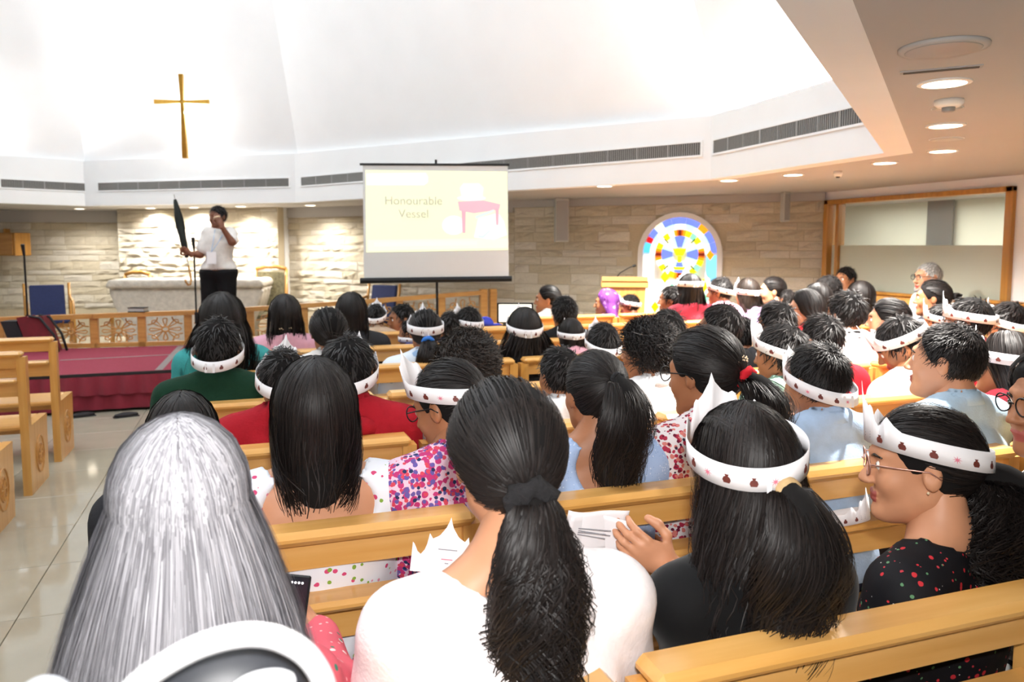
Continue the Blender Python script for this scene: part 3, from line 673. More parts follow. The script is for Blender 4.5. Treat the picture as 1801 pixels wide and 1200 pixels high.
# wooden box speaker and its microphone pole
p = atc(10, 430, 13.05); t = empty('wall_speaker', (p[0], p[1], H - (450 - 431) * 13.05 / F), -YAW - .25); tag(t, 'orange wood box mounted high on the wall at the edge', 'speaker')
MB().box(-.4, .37, -.16, .16, 0, .39, .012).build('cabinet', 'frame_wood', t); MB().box(-.36, .33, -.17, -.16, .03, .36).build('front_panel', 'rail_wood', t); MB().box(.02, .06, -.05, .05, .39, .46).build('bracket', 'frame_wood', t)
def mic_stand(px, ytop, d, label, boom=None, zb=ZS):
    p = atc(px, 600, d); zt = H - (ytop - 431) * d / F; t = empty('microphone_stand', (p[0], p[1], zb), -YAW); tag(t, label, 'microphone stand')
    MB().tube([(0, 0, .1), (0, 0, zt - zb - .12)], .011, 8).build('pole', 'black_metal', t); MB().tube([(0, 0, .28), (0, 0, .42)], .022, 8).build('clutch', 'black_metal', t)
    for a in (0.3, 2.4, 4.5): MB().tube([(0, 0, .22), (.24 * math.cos(a), .24 * math.sin(a), .012)], .011, 6).build('leg', 'black_metal', t)
    MB().tube([(0, 0, zt - zb - .13), (0, -.02, zt - zb)], [.014, .022], 10).build('microphone', 'black_metal', t)
mic_stand(51, 430, 8.85, 'tall black microphone pole beside the leaning red bag'); mic_stand(347, 418, 9.2, 'black microphone stand beside the man with the umbrella')
# red and black bag leaning at the rail
p = atc(62, 610, 8.8); t = empty('bag', (p[0], p[1], ZS), -YAW + .1); tag(t, 'red and black upright bag with carrying straps leaning on the rail', 'bag')
mat('bag_black', '#15171a', .7, noise=.15); mat('bag_red', '#6d1420', .7, noise=.2, nscale=14)
for x0, x1, m_, nm in ((-.26, -.09, 'bag_black', 'black_side'), (-.085, .03, 'bag_red', 'red_panel'), (.035, .2, 'bag_red', 'red_front')):
    MB().prism([(x0, 0), (x1, 0), (x1 - .12, .42 if m_ == 'bag_red' else .36), (x0 - .12, .36 if m_ == 'bag_black' else .4)], -.09, .09, lambda a, b, h: (a + .06, h, b)).build(nm, m_, t)
for k in (0, 1): MB().tube([(.0 + .05 * k, -.1 + .12 * k, .42), (.12 + .05 * k, -.11 + .12 * k, .40), (.26 + .03 * k, -.1 + .12 * k, .2), (.3 + .04 * k, -.1 + .12 * k, .0)], .014, 6).build('strap', 'bag_black', t, True)

# cross on the dome wall
q3, q4 = RC + (P3 - RC) * 1.03, RC + (P4 - RC) * 1.03; k3 = RC + (P3 - RC) * DS
dA = np.array([*q3, RTOP[3] - .25]); dB = np.array([*q4, RTOP[4] - .25]); dC = np.array([*k3, DZ]); dN = np.cross(dB - dA, dC - dA); dN /= np.linalg.norm(dN)
if dN @ (O3 - dA) < 0: dN = -dN
def on_dome(px, py, off_=.2): r = ray(px, py); return O3 + r * (((dA - O3) @ dN) / (r @ dN)) + dN * off_
pc = on_dome(341, 274); pt_ = on_dome(334, 128); pl_, pr_ = on_dome(288, 176), on_dome(383, 176)
cr = empty('wall_cross', tuple(pc)); tag(cr, 'slim golden cross glowing on the white dome wall', 'cross')
off = lambda q: tuple(np.array(q) - pc)
def flat_bar(a, b, wa, wb, name, hor):
    a, b = np.array(a), np.array(b); rt = np.array([math.cos(YAW), -math.sin(YAW), 0]); fw = np.array([math.sin(YAW), math.cos(YAW), 0]) * .025
    e1 = np.array([0, 0, 1.]) if hor else rt
    v = [q + sg_ * e1 * w / 2 + s2 * fw for q, w in ((a, wa), (b, wb)) for sg_ in (-1, 1) for s2 in (-1, 1)]
    mesh(name, v, [(0, 1, 3, 2), (4, 6, 7, 5), (0, 4, 5, 1), (2, 3, 7, 6), (0, 2, 6, 4), (1, 5, 7, 3)], 'gold_cross', cr)
ctr = np.array(off(on_dome(336.5, 176)))
flat_bar(off(pc), ctr, .075, .045, 'upright', False); flat_bar(ctr, off(pt_), .045, .06, 'upper_arm', False); flat_bar(off(pl_), ctr, .06, .04, 'side_arm', True); flat_bar(ctr, off(pr_), .04, .06, 'side_arm', True)
hb = on_dome(338, 196, .13); lamp('cross_backlight', 'POINT', tuple(hb), 16, (1, 1, 1), shadow_soft_size=.02)

# ---------------------------------------------------------------- projection screen
TL, TR, BL, BR_ = atc(638, 290, 7.75), atc(893, 291, 7.85), atc(640, 491, 7.75), atc(895, 487.5, 7.85)
scn = empty('projection_screen', (*((BL + BR_)[:2] / 2), 0)); tag(scn, 'portable projection screen on black tripod showing a yellow slide', 'projection screen'); so = np.array(scn.location)
rt_ = (TR - TL) / np.linalg.norm(TR - TL); nm_ = np.cross(rt_, (0, 0, 1.)); nm_ /= np.linalg.norm(nm_)
if nm_ @ (O3 - TL) < 0: nm_ = -nm_
sp = lambda a, b, h: tuple((TL * (1 - a) + TR * a) * (1 - b) + (BL * (1 - a) + BR_ * a) * b + nm_ * h - so)
MB().prism([(0, 0), (0, 1), (1, 1), (1, 0)], -.004, 0, sp).build('screen_cloth', 'screen_cloth', scn)
slide = MB().prism([(.018, .045), (.018, .765), (.995, .755), (.995, .055)], 0, .0015, sp).build('slide', mat('slide_yellow', '#8a8c70', .8, emit='#fbffd0', estr=.56), scn)
def pic(poly, c, h, nm='slide_shape', e=.6):
    k = 'slide_' + c.strip('#'); mat(k, '#77776f', .8, emit=c, estr=e); MB().prism(poly[::-1], .0015, h, sp).build(nm, k, slide)
el_ = lambda cx, cy, rx, ry, n_=20: [(cx + rx * math.cos(t), cy + ry * math.sin(t)) for t in np.linspace(0, 2 * math.pi, n_, endpoint=False)]
pic([(.025, .075), (.43, .07), (.445, .1), (.445, .15), (.42, .175), (.025, .175)], '#ffffff', .003, 'title_box')
pic([(.03, .655), (.995, .65), (.995, .735), (.03, .75)], '#ffe9d9', .003, 'caption_band'); pic([(.07, .675), (.78, .672), (.78, .71), (.07, .715)], '#fffbe0', .004, 'caption_bar')
pic(el_(.62, .53, .08, .085), '#ffffff', .003); pic([(.79, .47), (.93, .42), (.97, .5), (.99, .62), (.9, .66), (.76, .64)], '#ffffff', .0035)
pic([(.65, .32), (.83, .31), (.945, .345), (.94, .385), (.9, .4), (.76, .425), (.66, .4)], '#ffaabc', .004, 'red_table')
for a, b, c, d in ((.675, .4, .705, .6), (.91, .38, .935, .53)): pic([(a, b), (c, b), (c - .005, d), (a + .005, d)], '#ff9fb4', .004, 'table_leg')
pic(el_(.745, .29, .1, .025), '#e6fbf4', .005); pic([(.665, .2), (.69, .16), (.8, .16), (.83, .2), (.82, .29), (.68, .29)], '#efeef0', .005, 'vessel'); pic([(.69, .19), (.79, .19), (.795, .28), (.69, .28)], '#ffffff', .006)
pic([(.77, .45), (.9, .39), (.9, .41), (.775, .475)], '#cfe6e2', .005); pic([(.79, .62), (.82, .625), (.87, .57), (.875, .585), (.825, .645), (.79, .64)], '#cfe6e2', .006)
def text(body, size, loc, rot, m, parent, name='lettering', ext=.0005, align='CENTER'):
    c = bpy.data.curves.new(name, 'FONT'); c.body = body; c.size = size; c.extrude = ext; c.align_x = align; c.align_y = 'CENTER'; c.materials.append(MATS[m] if isinstance(m, str) else m)
    tmp = bpy.data.objects.new(name, c); COL.objects.link(tmp); bpy.context.view_layer.update()
    me = bpy.data.meshes.new_from_object(tmp.evaluated_get(bpy.context.evaluated_depsgraph_get())); bpy.data.objects.remove(tmp)
    o = bpy.data.objects.new(name, me); o.location = loc; o.rotation_euler = rot; return link(o, parent)
mat('slide_text', '#c9c6b8', .8, emit='#d9d8cc', estr=.05)
sz = np.linalg.norm(TL - BL)
ra = math.atan2(rt_[1], rt_[0])
text('Honourable', sz * .105, sp(.345, .315, .008), (math.pi / 2, 0, ra), 'slide_text', slide); text('Vessel', sz * .105, sp(.345, .43, .008), (math.pi / 2, 0, ra), 'slide_text', slide)
pp = np.array(sp(.5, 1, -.03))
MB().tube([sp(-.02, -.005, .0), sp(1.01, -.005, .0)], .012, 8).build('top_bar', 'black_metal', scn); MB().tube([sp(-.025, 1.015, .0), sp(1.02, 1.015, .0)], .03, 10).build('case', 'black_metal', scn)
MB().tube([(pp[0], pp[1], .12), (pp[0], pp[1], sp(.5, -.05, 0)[2])], .013, 8).build('pole', 'black_metal', scn)
for a in (.4, 2.5, 4.6): MB().tube([(pp[0], pp[1], .5), (pp[0] + .4 * math.cos(a), pp[1] + .4 * math.sin(a), .015)], .011, 6).build('leg', 'black_metal', scn)

# ---------------------------------------------------------------- lectern, monitor, bench
p = atc(1098, 560, 9.0); t = empty('lectern', (p[0], p[1], 0), -YAW - .15); tag(t, 'plain wooden lectern with gooseneck microphone before the stained glass', 'lectern'); zt = H - (490 - 431) * 9.0 / F
MB().prism([(-.2, 0), (.2, 0), (.24, zt - .1), (-.24, zt - .1)], -.18, .18, lambda a, b, h: (a, h, b)).build('body', 'pew_wood_up', t)
MB().box(-.27, .27, -.22, .24, zt - .1, zt - .02, .01).build('desk', 'pew_wood', t)
MB().prism([(-.24, zt - .02), (.24, zt - .02), (.24, zt + .03)], -.26, .26, lambda a, b, h: (h, -a, b)).build('reading_top', 'pew_wood', t)
MB().tube([(-.1, .1, zt), (-.06, .1, zt + .06), (.04, .1, zt + .12), (.1, .1, zt + .145)], .006, 6).build('gooseneck', 'black_metal', t, True); MB().tube([(.09, .1, zt + .142), (.13, .1, zt + .155)], .014, 8).build('microphone', 'black_metal', t)
p = atc(906, 573, 7.4); dM = 7.4; hM = 40 * dM / F; wM = 64 * dM / F; zM = H - (573 - 431) * dM / F
t = empty('side_table', (p[0], p[1], 0), -YAW); tag(t, 'small wooden table carrying the lit monitor', 'table')
MB().box(-.3, .3, -.2, .25, zM - .03, zM, .005).build('tabletop', 'pew_wood', t)
for sx in (-1, 1):
    for sy in (-.16, .21): MB().box(sx * .27 - .02, sx * .27 + .02, sy - .02, sy + .02, 0, zM - .03).build('leg', 'pew_wood_up', t)
t = empty('monitor', (p[0], p[1], zM), -YAW); tag(t, 'small lit monitor with black bezel beside the front pews', 'monitor')
MB().box(-wM / 2, wM / 2, .0, .025, .02, hM, .004).build('housing', 'black_metal', t); MB().box(-wM / 2 + .018, wM / 2 - .018, -.002, .0, .035, hM - .015).build('display', mat('display_white', '#fffff4', .4, emit='#fffff0', estr=.6), t); MB().box(-.12, .12, -.06, .1, 0, .012).box(-.02, .02, .0, .02, 0, .06).build('stand', 'black_metal', t)
p = atc(853, 566, 7.4); t = empty('cloth_ball', (p[0], p[1], zM), 0); tag(t, 'small royal blue cap lying beside the monitor', 'cap')
MB().lathe([(.085, 0), (.085, .03), (.06, .07), (.02, .085)], 16).build('crown', mat('cap_blue', '#2333a8', .8, noise=.1), t, True); MB().box(-.04, .16, -.06, .06, 0, .01, .003).build('peak', 'cap_blue', t)
MB().box(-.5, .14, -.12, .18, -.06, -.001).build('shelf_board', 'pew_wood', bpy.data.objects['side_table'], loc=(-.35, 0, zM))
# bench along the glazed screen
bz = atu(1560, 519, UW - .12)[2]
t = empty('wall_bench', (UW - .5, 5.9, 0)); tag(t, 'long wooden bench against the glazed office screen', 'bench')
MB().box(.34, .38, -2.2, 1.1, .5, bz, .008).build('backrest', 'pew_wood', t); MB().box(.31, .41, -2.2, 1.1, bz, bz + .03, .008).build('top_rail', 'frame_wood', t); MB().box(-.08, .36, -2.2, 1.1, .43, .47, .01).build('seat', 'pew_wood', t)
for y in (-2.2, -.55, 1.05): MB().box(-.06, .38, y, y + .05, 0, .43).build('leg', 'pew_wood_up', t)

# ================================================================== PEOPLE
SK_C = np.array([0, -.010, .020]); SK_R = np.array([.074, .094, .092])
def head_sdf(P):
    Q = P.copy(); Q[:, 0] = np.abs(Q[:, 0])
    d = ell(Q, SK_C, SK_R)
    d = smin(d, ell(Q, (0, .030, -.045), (.055, .060, .080)), .03)
    d = smin(d, rc(Q, (.041, .0, -.060), (.011, .068, -.102), .020, .017), .03)
    d = smin(d, rc(Q, (0, .06, -.1), (0, .081, -.104), .020, .016), .02)
    d = smin(d, ell(Q, (.034, .064, -.034), (.021, .018, .022)), .025)
    d = smin(d, rc(Q, (0, .088, .022), (.034, .076, .024), .012, .010), .02)
    d = smax(d, -ell(Q, (.031, .101, .002), (.019, .017, .013)), .014)
    d = smin(d, ell(Q, (.031, .076, .0), (.0155, .0125, .0135)), .006)
    d = smin(d, rc(Q, (0, .087, .006), (0, .110, -.034), .008, .0115), .012)
    d = smin(d, ell(Q, (.011, .101, -.038), (.009, .010, .007)), .006)
    d = smin(d, ell(Q, (.009, .0915, -.0635), (.016, .009, .0055)), .006)
    d = smin(d, ell(Q, (.0, .091, -.0745), (.019, .0095, .0065)), .006)
    d = smax(d, -rc(Q, (0, .103, -.0685), (.022, .094, -.068), .0035, .002), .004)
    e = ell(Q, (.077, -.006, -.008), (.010, .018, .030))
    e = smax(e, -ell(Q, (.0875, .001, -.003), (.007, .009, .016)), .006)
    d = smin(d, e, .008)
    d = smin(d, rc(Q, (0, -.022, -.05), (0, -.034, -.2), .044, .046), .03)
    return d
HEADS = {'hi': surf(head_sdf, (-.105, -.125, -.2), (.105, .13, .13), .0048, 1), 'mid': surf(head_sdf, (-.105, -.125, -.2), (.105, .13, .13), .0086, 1), 'lo': surf(head_sdf, (-.105, -.125, -.2), (.105, .13, .13), .0115, 0)}
def hand_sdf(curl):
    """wrist at origin, fingers along +Y, palm facing -Z, thumb on +X"""
    def f(P):
        d = ell(P, (0, .045, 0), (.040, .052, .016)); d = smin(d, rc(P, (0, -.04, 0), (0, .02, 0), .026, .024), .02)
        for x, l, y0 in ((.029, .072, .078), (.010, .080, .086), (-.010, .075, .084), (-.028, .058, .074)):
            a = np.array([x, y0, 0.]); ang = 0; p = a
            for k, fl_ in enumerate((.45, .32, .23)):
                ang += curl * (.75 if k == 0 else 1.0); q = p + l * fl_ * np.array([x * .6, math.cos(ang), -math.sin(ang)])
                d = smin(d, rc(P, p, q, .0088 - .0007 * k, .0081 - .0007 * k), .006); p = q
        p = np.array([.026, .02, -.006]); c2 = min(curl, .9)
        for l, dx, dy, dz in ((.036, .75, .62, -.2 - c2 * .3), (.03, .35 - c2 * .3, .9 - c2 * .2, -.25 - c2 * .4), (.024, .1 - c2 * .5, .95, -.2 - c2 * .4)):
            v = np.array([dx, dy, dz]); q = p + v / np.linalg.norm(v) * l; d = smin(d, rc(P, p, q, .0115, .0095), .008); p = q
        return d
    return f
HANDS = {k: surf(hand_sdf(c), (-.06, -.05, -.11), (.085, .185, .035), hh, 1) for k, c, hh in (('relaxed', .28, .006), ('grip', 1.15, .006), ('pinch', .5, .004), ('lap', .3, .0105))}
def place_hand(kind, wrist, fwd, palm, mirror, s=1.0):
    V, Q = HANDS[kind]; V = V.copy(); Q = Q.copy()
    if mirror: V[:, 0] *= -1; Q = Q[:, ::-1]
    y = np.array(fwd, float); y /= np.linalg.norm(y); z = -np.array(palm, float); z -= y * (z @ y); z /= np.linalg.norm(z); x = np.cross(y, z)
    return (V * s) @ np.stack([x, y, z]) + np.array(wrist), Q
def union(prims, k=.04):
    def f(P):
        d = None
        for p in prims:
            a, b, r1, r2 = p[:4]; xs = p[4] if len(p) > 4 else 1.0
            if xs != 1.0:
                S = np.array([xs, 1, 1], np.float32); e = rc(P * S, np.array(a) * S, np.array(b) * S, r1, r2)
            else: e = rc(P, a, b, r1, r2)
            d = e if d is None else smin(d, e, k)
        return d
    return f

# ---- hair -----------------------------------------------------------------
def on_skull(D, t): return SK_C + (SK_R + t) * D
def unit(v): return v / (np.linalg.norm(v, axis=-1, keepdims=True) + 1e-9)
def cap_sdf(t, nape=-.075, fore=0.0, ear=True):
    def f(P):
        X = np.abs(P[:, 0]); Y = P[:, 1]; Z = P[:, 2]
        d = ell(P, SK_C, SK_R + t)
        line = .018 + (Z + .03) * .62 + fore
        g = (Y - line) * .85
        zmin = np.where(Y < -.03, nape, np.where(Y < .0, nape + (Y + .03) / .03 * (-.005 - nape), np.where(Y < .025, -.005, -.03)))
        d = smax(d, g, .012); d = smax(d, (zmin - Z) * .8, .012)
        return d
    return f
def shell(f, lo, hi, h): return surf(f, lo, hi, h, 2)
def long_strands(n, L, t, width=1.15, wave=.006, freq=9, yb=-.075, rad=.0016, phim=2.0, m1=7, m2=12, jag=.15, part=0.0, flick=0.0, depthv=.02, taper=.22):
    phi = RNG.uniform(-phim, phim, n); a = np.abs(phi) / phim; side = np.sign(phi)
    lay = RNG.uniform(-.002, .006, n) + t
    root = unit(np.stack([(.015 + .08 * RNG.random(n) ** 2) * side + part + RNG.normal(0, .012, n), -.62 + 1.15 * a + RNG.normal(0, .05, n), np.ones(n) * .85], 1))
    eq = unit(np.stack([np.sin(phi), -np.cos(phi), RNG.uniform(-.3, -.05, n)], 1))
    pts = []
    for k in range(m1):
        u = k / (m1 - 1); D = unit(root * (1 - u) + eq * u); pts.append(SK_C + (SK_R + lay[:, None]) * D)
    E = pts[-1]; Lk = L * (1 - jag * RNG.random(n)); cl = RNG.integers(0, max(6, n // 25), n); ph = (cl * 2.399) % 6.28 + RNG.normal(0, .35, n); am = wave * (.5 + 1.0 * ((cl * .618) % 1)); fq = freq * (.6 + .8 * ((cl * .377) % 1))
    dy = RNG.normal(0, depthv, n) * .5
    for k in range(1, m2 + 1):
        u = k / m2; ez = min(1, u * 1.7); x = E[:, 0] * (1 + (width - 1) * math.sin(min(1, u * 1.3) * math.pi / 2)); x = x * (1 - taper * u * u)
        y = E[:, 1] * (1 - ez) + (yb + dy) * ez; z = E[:, 2] - u * Lk
        x = x + am * u ** .7 * (np.sin(fq * u + ph) + .3 * np.sin(1.8 * fq * u + ph * 2)) ; y = y + am * u ** .7 * np.cos(fq * u * .9 + ph * 1.3)
        if flick: x = x + flick * max(0, u - .75) * 4 * np.sin(ph)
        pts.append(np.stack([x, y, z], 1))
    P = np.stack(pts, 1); m = P.shape[1]; prof = np.ones(m); prof[0] = .6; prof[-3:] = (.85, .6, .2)
    return P, rad * prof * (.7 + .6 * RNG.random((n, 1)))
def pony_strands(n, T, tail, t, spread, wave=.006, freq=9, rad=.0014, m1=7, low=True, jag=.2, top=False):
    """swept from the hairline to the tie direction T, then along the tail points"""
    T = unit(np.array(T, float)); th = RNG.uniform(0, 2 * math.pi, n)
    zl = np.where(np.cos(th) > 0, .62 * np.cos(th), .95 * np.cos(th))      # front hairline high, nape low
    R = unit(np.stack([np.sin(th) * .95, np.where(np.cos(th) > 0, np.cos(th) * .62 + .1, np.cos(th) * .35 - .2) + .0, zl + .1], 1) + RNG.normal(0, .1, (n, 3)))
    if top: R = unit(np.stack([RNG.uniform(-.8, .8, n), RNG.uniform(-.5, .6, n), np.ones(n) * .7], 1))
    else:
        mix = RNG.random(n)[:, None] * .55; R = unit(R * (1 - mix) + T * mix)
    lay = t + RNG.uniform(-.002, .005, n); pts = []
    for k in range(m1):
        u = k / (m1 - 1); D = unit(R * (1 - u) + T * u + np.array([0, -.12, .1]) * (u * (1 - u))); pts.append(SK_C + (SK_R + (lay * (1 - u) + (t + .004) * u)[:, None]) * D)
    tail = np.array(tail, float); m2 = len(tail); q = RNG.normal(0, .5, (n, 2)); q /= np.maximum(1, np.linalg.norm(q, axis=1, keepdims=True)); cl = RNG.integers(0, max(9, n // 40), n); ph = (cl * 2.399) % 6.28 + RNG.normal(0, .18, n)
    Lk = 1 - jag * RNG.random(n); fq = freq * (.55 + .9 * ((cl * .377) % 1)); aw = (.5 + 1.0 * ((cl * .618) % 1))[:, None]
    for k in range(m2):
        u = k / (m2 - 1); i = np.clip(u * Lk * (m2 - 1), 0, m2 - 1.001); i0 = i.astype(int); fr_ = (i - i0)[:, None]; c = tail[i0] * (1 - fr_) + tail[np.minimum(i0 + 1, m2 - 1)] * fr_
        sp_ = spread * (.28 + .95 * math.sin(math.pi * min(1, .1 + u * .8))) ** 1
        wv = aw * wave * (.25 + u) * np.stack([np.sin(fq * u + ph) + .3 * np.sin(1.8 * fq * u + ph * 2), np.cos(fq * u * 1.1 + ph), .3 * np.sin(fq * u * .7 + ph)], 1)
        pts.append(c + np.stack([q[:, 0], q[:, 1] * .75, np.zeros(n)], 1) * sp_ + wv)
    P = np.stack(pts, 1); m = P.shape[1]; prof = np.ones(m); prof[-3:] = (.85, .6, .2)
    return P, rad * prof * (.7 + .6 * RNG.random((n, 1)))
def short_strands(n, t, ln, lift=.25, curl=0.0, rad=.0018, nape=-.07, m=6, fringe=0):
    D = unit(RNG.normal(0, 1, (n * 5, 3))); P = on_skull(D, t * .55)
    f = cap_sdf(t, nape)(P.astype(np.float32)) < -.001; D = D[f][:n]; n = len(D); P0 = on_skull(D, t * .45)
    wh = unit(np.array([.05, -.45, .9])); tg = D - wh; tg = unit(tg - D * (tg * D).sum(1, keepdims=True)); tg = unit(tg + np.array([0, .55 * fringe, 0]) * (D[:, 2:3] > .4))
    s2 = np.cross(D, tg); ph = RNG.uniform(0, 6.28, n); L = ln * (.6 + .7 * RNG.random(n)); pts = []; jit = RNG.normal(0, .3 + .5 * (curl > 0), (n, 1)); nw = (D @ wh > .9)[:, None]; rd_ = unit(np.cross(D, RNG.normal(0, 1, (n, 3)))); tg = np.where(nw, rd_, tg)
    for k in range(m):
        u = k / (m - 1); p = P0 + (tg + jit * s2) * (L * u)[:, None] + D * (t * .5 * u + lift * L * u * (1 - .8 * u))[:, None]
        if curl: p = p + curl * (np.sin(ph + 7 * u)[:, None] * s2 + np.cos(ph + 7 * u)[:, None] * D) * min(1, u * 2)
        p = p + D * 0
        # stay close to the skull
        q = (p - SK_C) / (SK_R + t * .5); r = np.linalg.norm(q, axis=1, keepdims=True); p = np.where(r < 1, SK_C + (SK_R + t * .5) * q / r, p)
        pts.append(p)
    P = np.stack(pts, 1); prof = np.ones(m); prof[-2:] = (.75, .25); return P, rad * prof * (.7 + .6 * RNG.random((n, 1)))
def hair_mesh(shells, strs):
    V = []; Q = []; A = []; nn = 0
    for v, q in shells: V.append(v); Q.append(q + nn); A.append(np.full(len(v), .1)); nn += len(v)
    for P, r in strs:
        v, q, a = strands(P, r); V.append(v); Q.append(q + nn); A.append(a); nn += len(v)
    return np.concatenate(V), np.concatenate(Q), np.concatenate(A)
def drape(t, L, width, yb, taper):
    def f(P):
        u = np.clip((.0 - P[:, 2]) / L, 0, 1); wx = (SK_R[0] + t - .008) * (1 + (width - 1) * np.sin(np.minimum(1, u * 1.3) * math.pi / 2)) * (1 - taper * u * u) * .9
        ez = np.minimum(1, u * 1.7); wy = (.085 * (1 - ez) + .030 * ez); yc = -.012 * (1 - ez) + yb * ez
        q = np.sqrt((P[:, 0] / wx) ** 2 + ((P[:, 1] - yc) / wy) ** 2); d = (q - 1) * np.minimum(wx, wy) * .8
        d = smax(d, P[:, 1] - (.02 - .06 * ez), .01)
        return smax(smax(d, P[:, 2] - .02, .02), -L - P[:, 2], .02)
    return f
def slab(t, L, kx, yb, r0=.045, r1=.03, y0=-.035):
    def f(P):
        S = np.array([kx, 1, 1], np.float32); return rc(P * S, (0, y0, .0), (0, yb, -L), r0 + t, r1)
    return f
def chain(pts, rads, xs=1.0):
    pr = [(pts[i], pts[i + 1], rads[i], rads[i + 1], xs) for i in range(len(pts) - 1)]; return union(pr, .02)
HAIRC = {}; HAIRM = {}
def hair(style, lod, **kw):
    """-> (verts, quads, shade, half width, tie point or None)"""
    key = (style, lod, tuple(sorted((k, str(v_)) for k, v_ in kw.items())))
    if key in HAIRC: return HAIRC[key]
    N = {'hi': 1.0, 'mid': .2, 'lo': .13}[lod]; RM = {'hi': 1.15, 'mid': 2.4, 'lo': 3.6}[lod]; hh = {'hi': .012, 'mid': .014, 'lo': .018}[lod]; tie = None
    if style == 'long':
        t = kw.get('t', .018); L = kw.get('L', .3); wd = kw.get('width', 1.1); yb = kw.get('yb', -.08)
        c, s_ = cap_sdf(t - .004, -.12), drape(t, L * (.95 - .45 * kw.get('jag', .15)), wd, yb, kw.get('taper', .22))
        sh = shell(lambda P: smin(c(P), s_(P), .02), (-.09 * wd - .05, -.2, -L), (.09 * wd + .05, .12, .15), hh)
        strs = [long_strands(int(kw.get('n', 2600) * N), L, t, wd, kw.get('wave', .006), kw.get('freq', 9), yb, .0008 * RM, kw.get('phim', 2.0), taper=kw.get('taper', .22), jag=kw.get('jag', .15), flick=kw.get('flick', 0), depthv=kw.get('dv', .025), m2=kw.get('m2', 18 if lod == 'hi' else 8))]
        out = hair_mesh([sh], strs); hw = SK_R[0] + t
    elif style in ('pony', 'bun', 'half'):
        t = kw.get('t', .012); T = unit(np.array(kw.get('T', (0, -1, .1)))); tie = SK_C + (SK_R + t + .006) * T
        L = kw.get('L', .3); sprd = kw.get('spread', .05)
        tail = kw.get('tail')
        if tail is None:
            us = np.linspace(0, 1, kw.get('tp', 20) if lod == 'hi' else 10); tail = [tie + np.array([kw.get('side', 0) * u, -(.05 * math.sin(math.pi * min(1, u * 1.6)) if u < .6 else .05 * math.sin(math.pi * .96)) * kw.get('out', 1) - .012, -L * u ** 1.15]) for u in us]
        tail = np.array(tail)
        rr = [sprd * .62 * (.3 + .8 * math.sin(math.pi * min(1, .1 + u * .85))) for u in np.linspace(0, 1, len(tail))]
        c = cap_sdf(t - .003, -.08); ch = chain(tail[::2], rr[::2])
        shs = []; strs = []
        if style == 'bun':
            b = tie + np.array([0, -.02, 0]); fb = lambda P: smin(c(P), ell(P, b, (sprd, sprd * .8, sprd)) + .004 * np.sin(P[:, 0] * 90) * np.sin(P[:, 2] * 110), .012)
            shs = [shell(fb, (-.2, -.24, -.12), (.2, .12, .15), hh)]
            tail = [b + sprd * (.6 + .35 * math.sin(a * 3)) * np.array([math.cos(a), -.35, math.sin(a)]) for a in np.linspace(0, 12, 22)]
            strs = [pony_strands(int(900 * N), T, tail, t, .02, .003, 9, .0016 * RM)]
        else:
            if style == 'half':
                s_ = drape(t, L * .95, kw.get('width', 1.15), -.09, .22); fs = lambda P: smin(smin(c(P), s_(P), .02), ch(P), .02)
                strs.append(long_strands(int(kw.get('n', 2600) * N), L * 1.05, t, kw.get('width', 1.15), kw.get('wave', .012), kw.get('freq', 16), -.09, .0008 * RM, 1.9, jag=.2, flick=.02, m2=17 if lod == 'hi' else 8))
            else: fs = lambda P: smin(c(P), ch(P), .018)
            lo_ = np.minimum(tail.min(0) - .09, (-.12, -.2, -.12)); hi_ = np.maximum(tail.max(0) + .09, (.12, .12, .15))
            shs = [shell(fs, lo_, hi_, hh)]
            strs.append(pony_strands(int(kw.get('n', 2600) * N), T, tail, t, sprd, kw.get('wave', .012), kw.get('freq', 9), .0008 * RM, top=style == 'half', jag=kw.get('jag', .2)))
        out = hair_mesh(shs, strs); hw = SK_R[0] + t
    elif style == 'short':
        t = kw.get('t', .014); c = cap_sdf(t - .004, kw.get('nape', -.09), kw.get('fore', 0)); sh = shell(c, (-.12, -.14, -.12), (.12, .12, .15), hh)
        out = hair_mesh([sh], [short_strands(int(kw.get('n', 3000) * N), t, kw.get('len', .035), kw.get('lift', .25), 0, .0008 * RM, kw.get('nape', -.09), fringe=kw.get('fringe', 0))]); hw = SK_R[0] + t
    elif style == 'curly':
        t = kw.get('t', .028); c0 = cap_sdf(t - .006, kw.get('nape', -.06), kw.get('fore', .01)); c = lambda P: c0(P) + .004 * np.sin(P[:, 0] * 130) * np.sin(P[:, 1] * 140) * np.sin(P[:, 2] * 120); sh = shell(c, (-.15, -.17, -.13), (.15, .14, .18), hh)
        out = hair_mesh([sh], [short_strands(int(kw.get('n', 2600) * N), t, kw.get('len', .03), .5, kw.get('curl', .008), .0011 * RM, kw.get('nape', -.06), m=9)]); hw = SK_R[0] + t + .004
    HAIRC[key] = out + (hw, tie)
    return HAIRC[key]

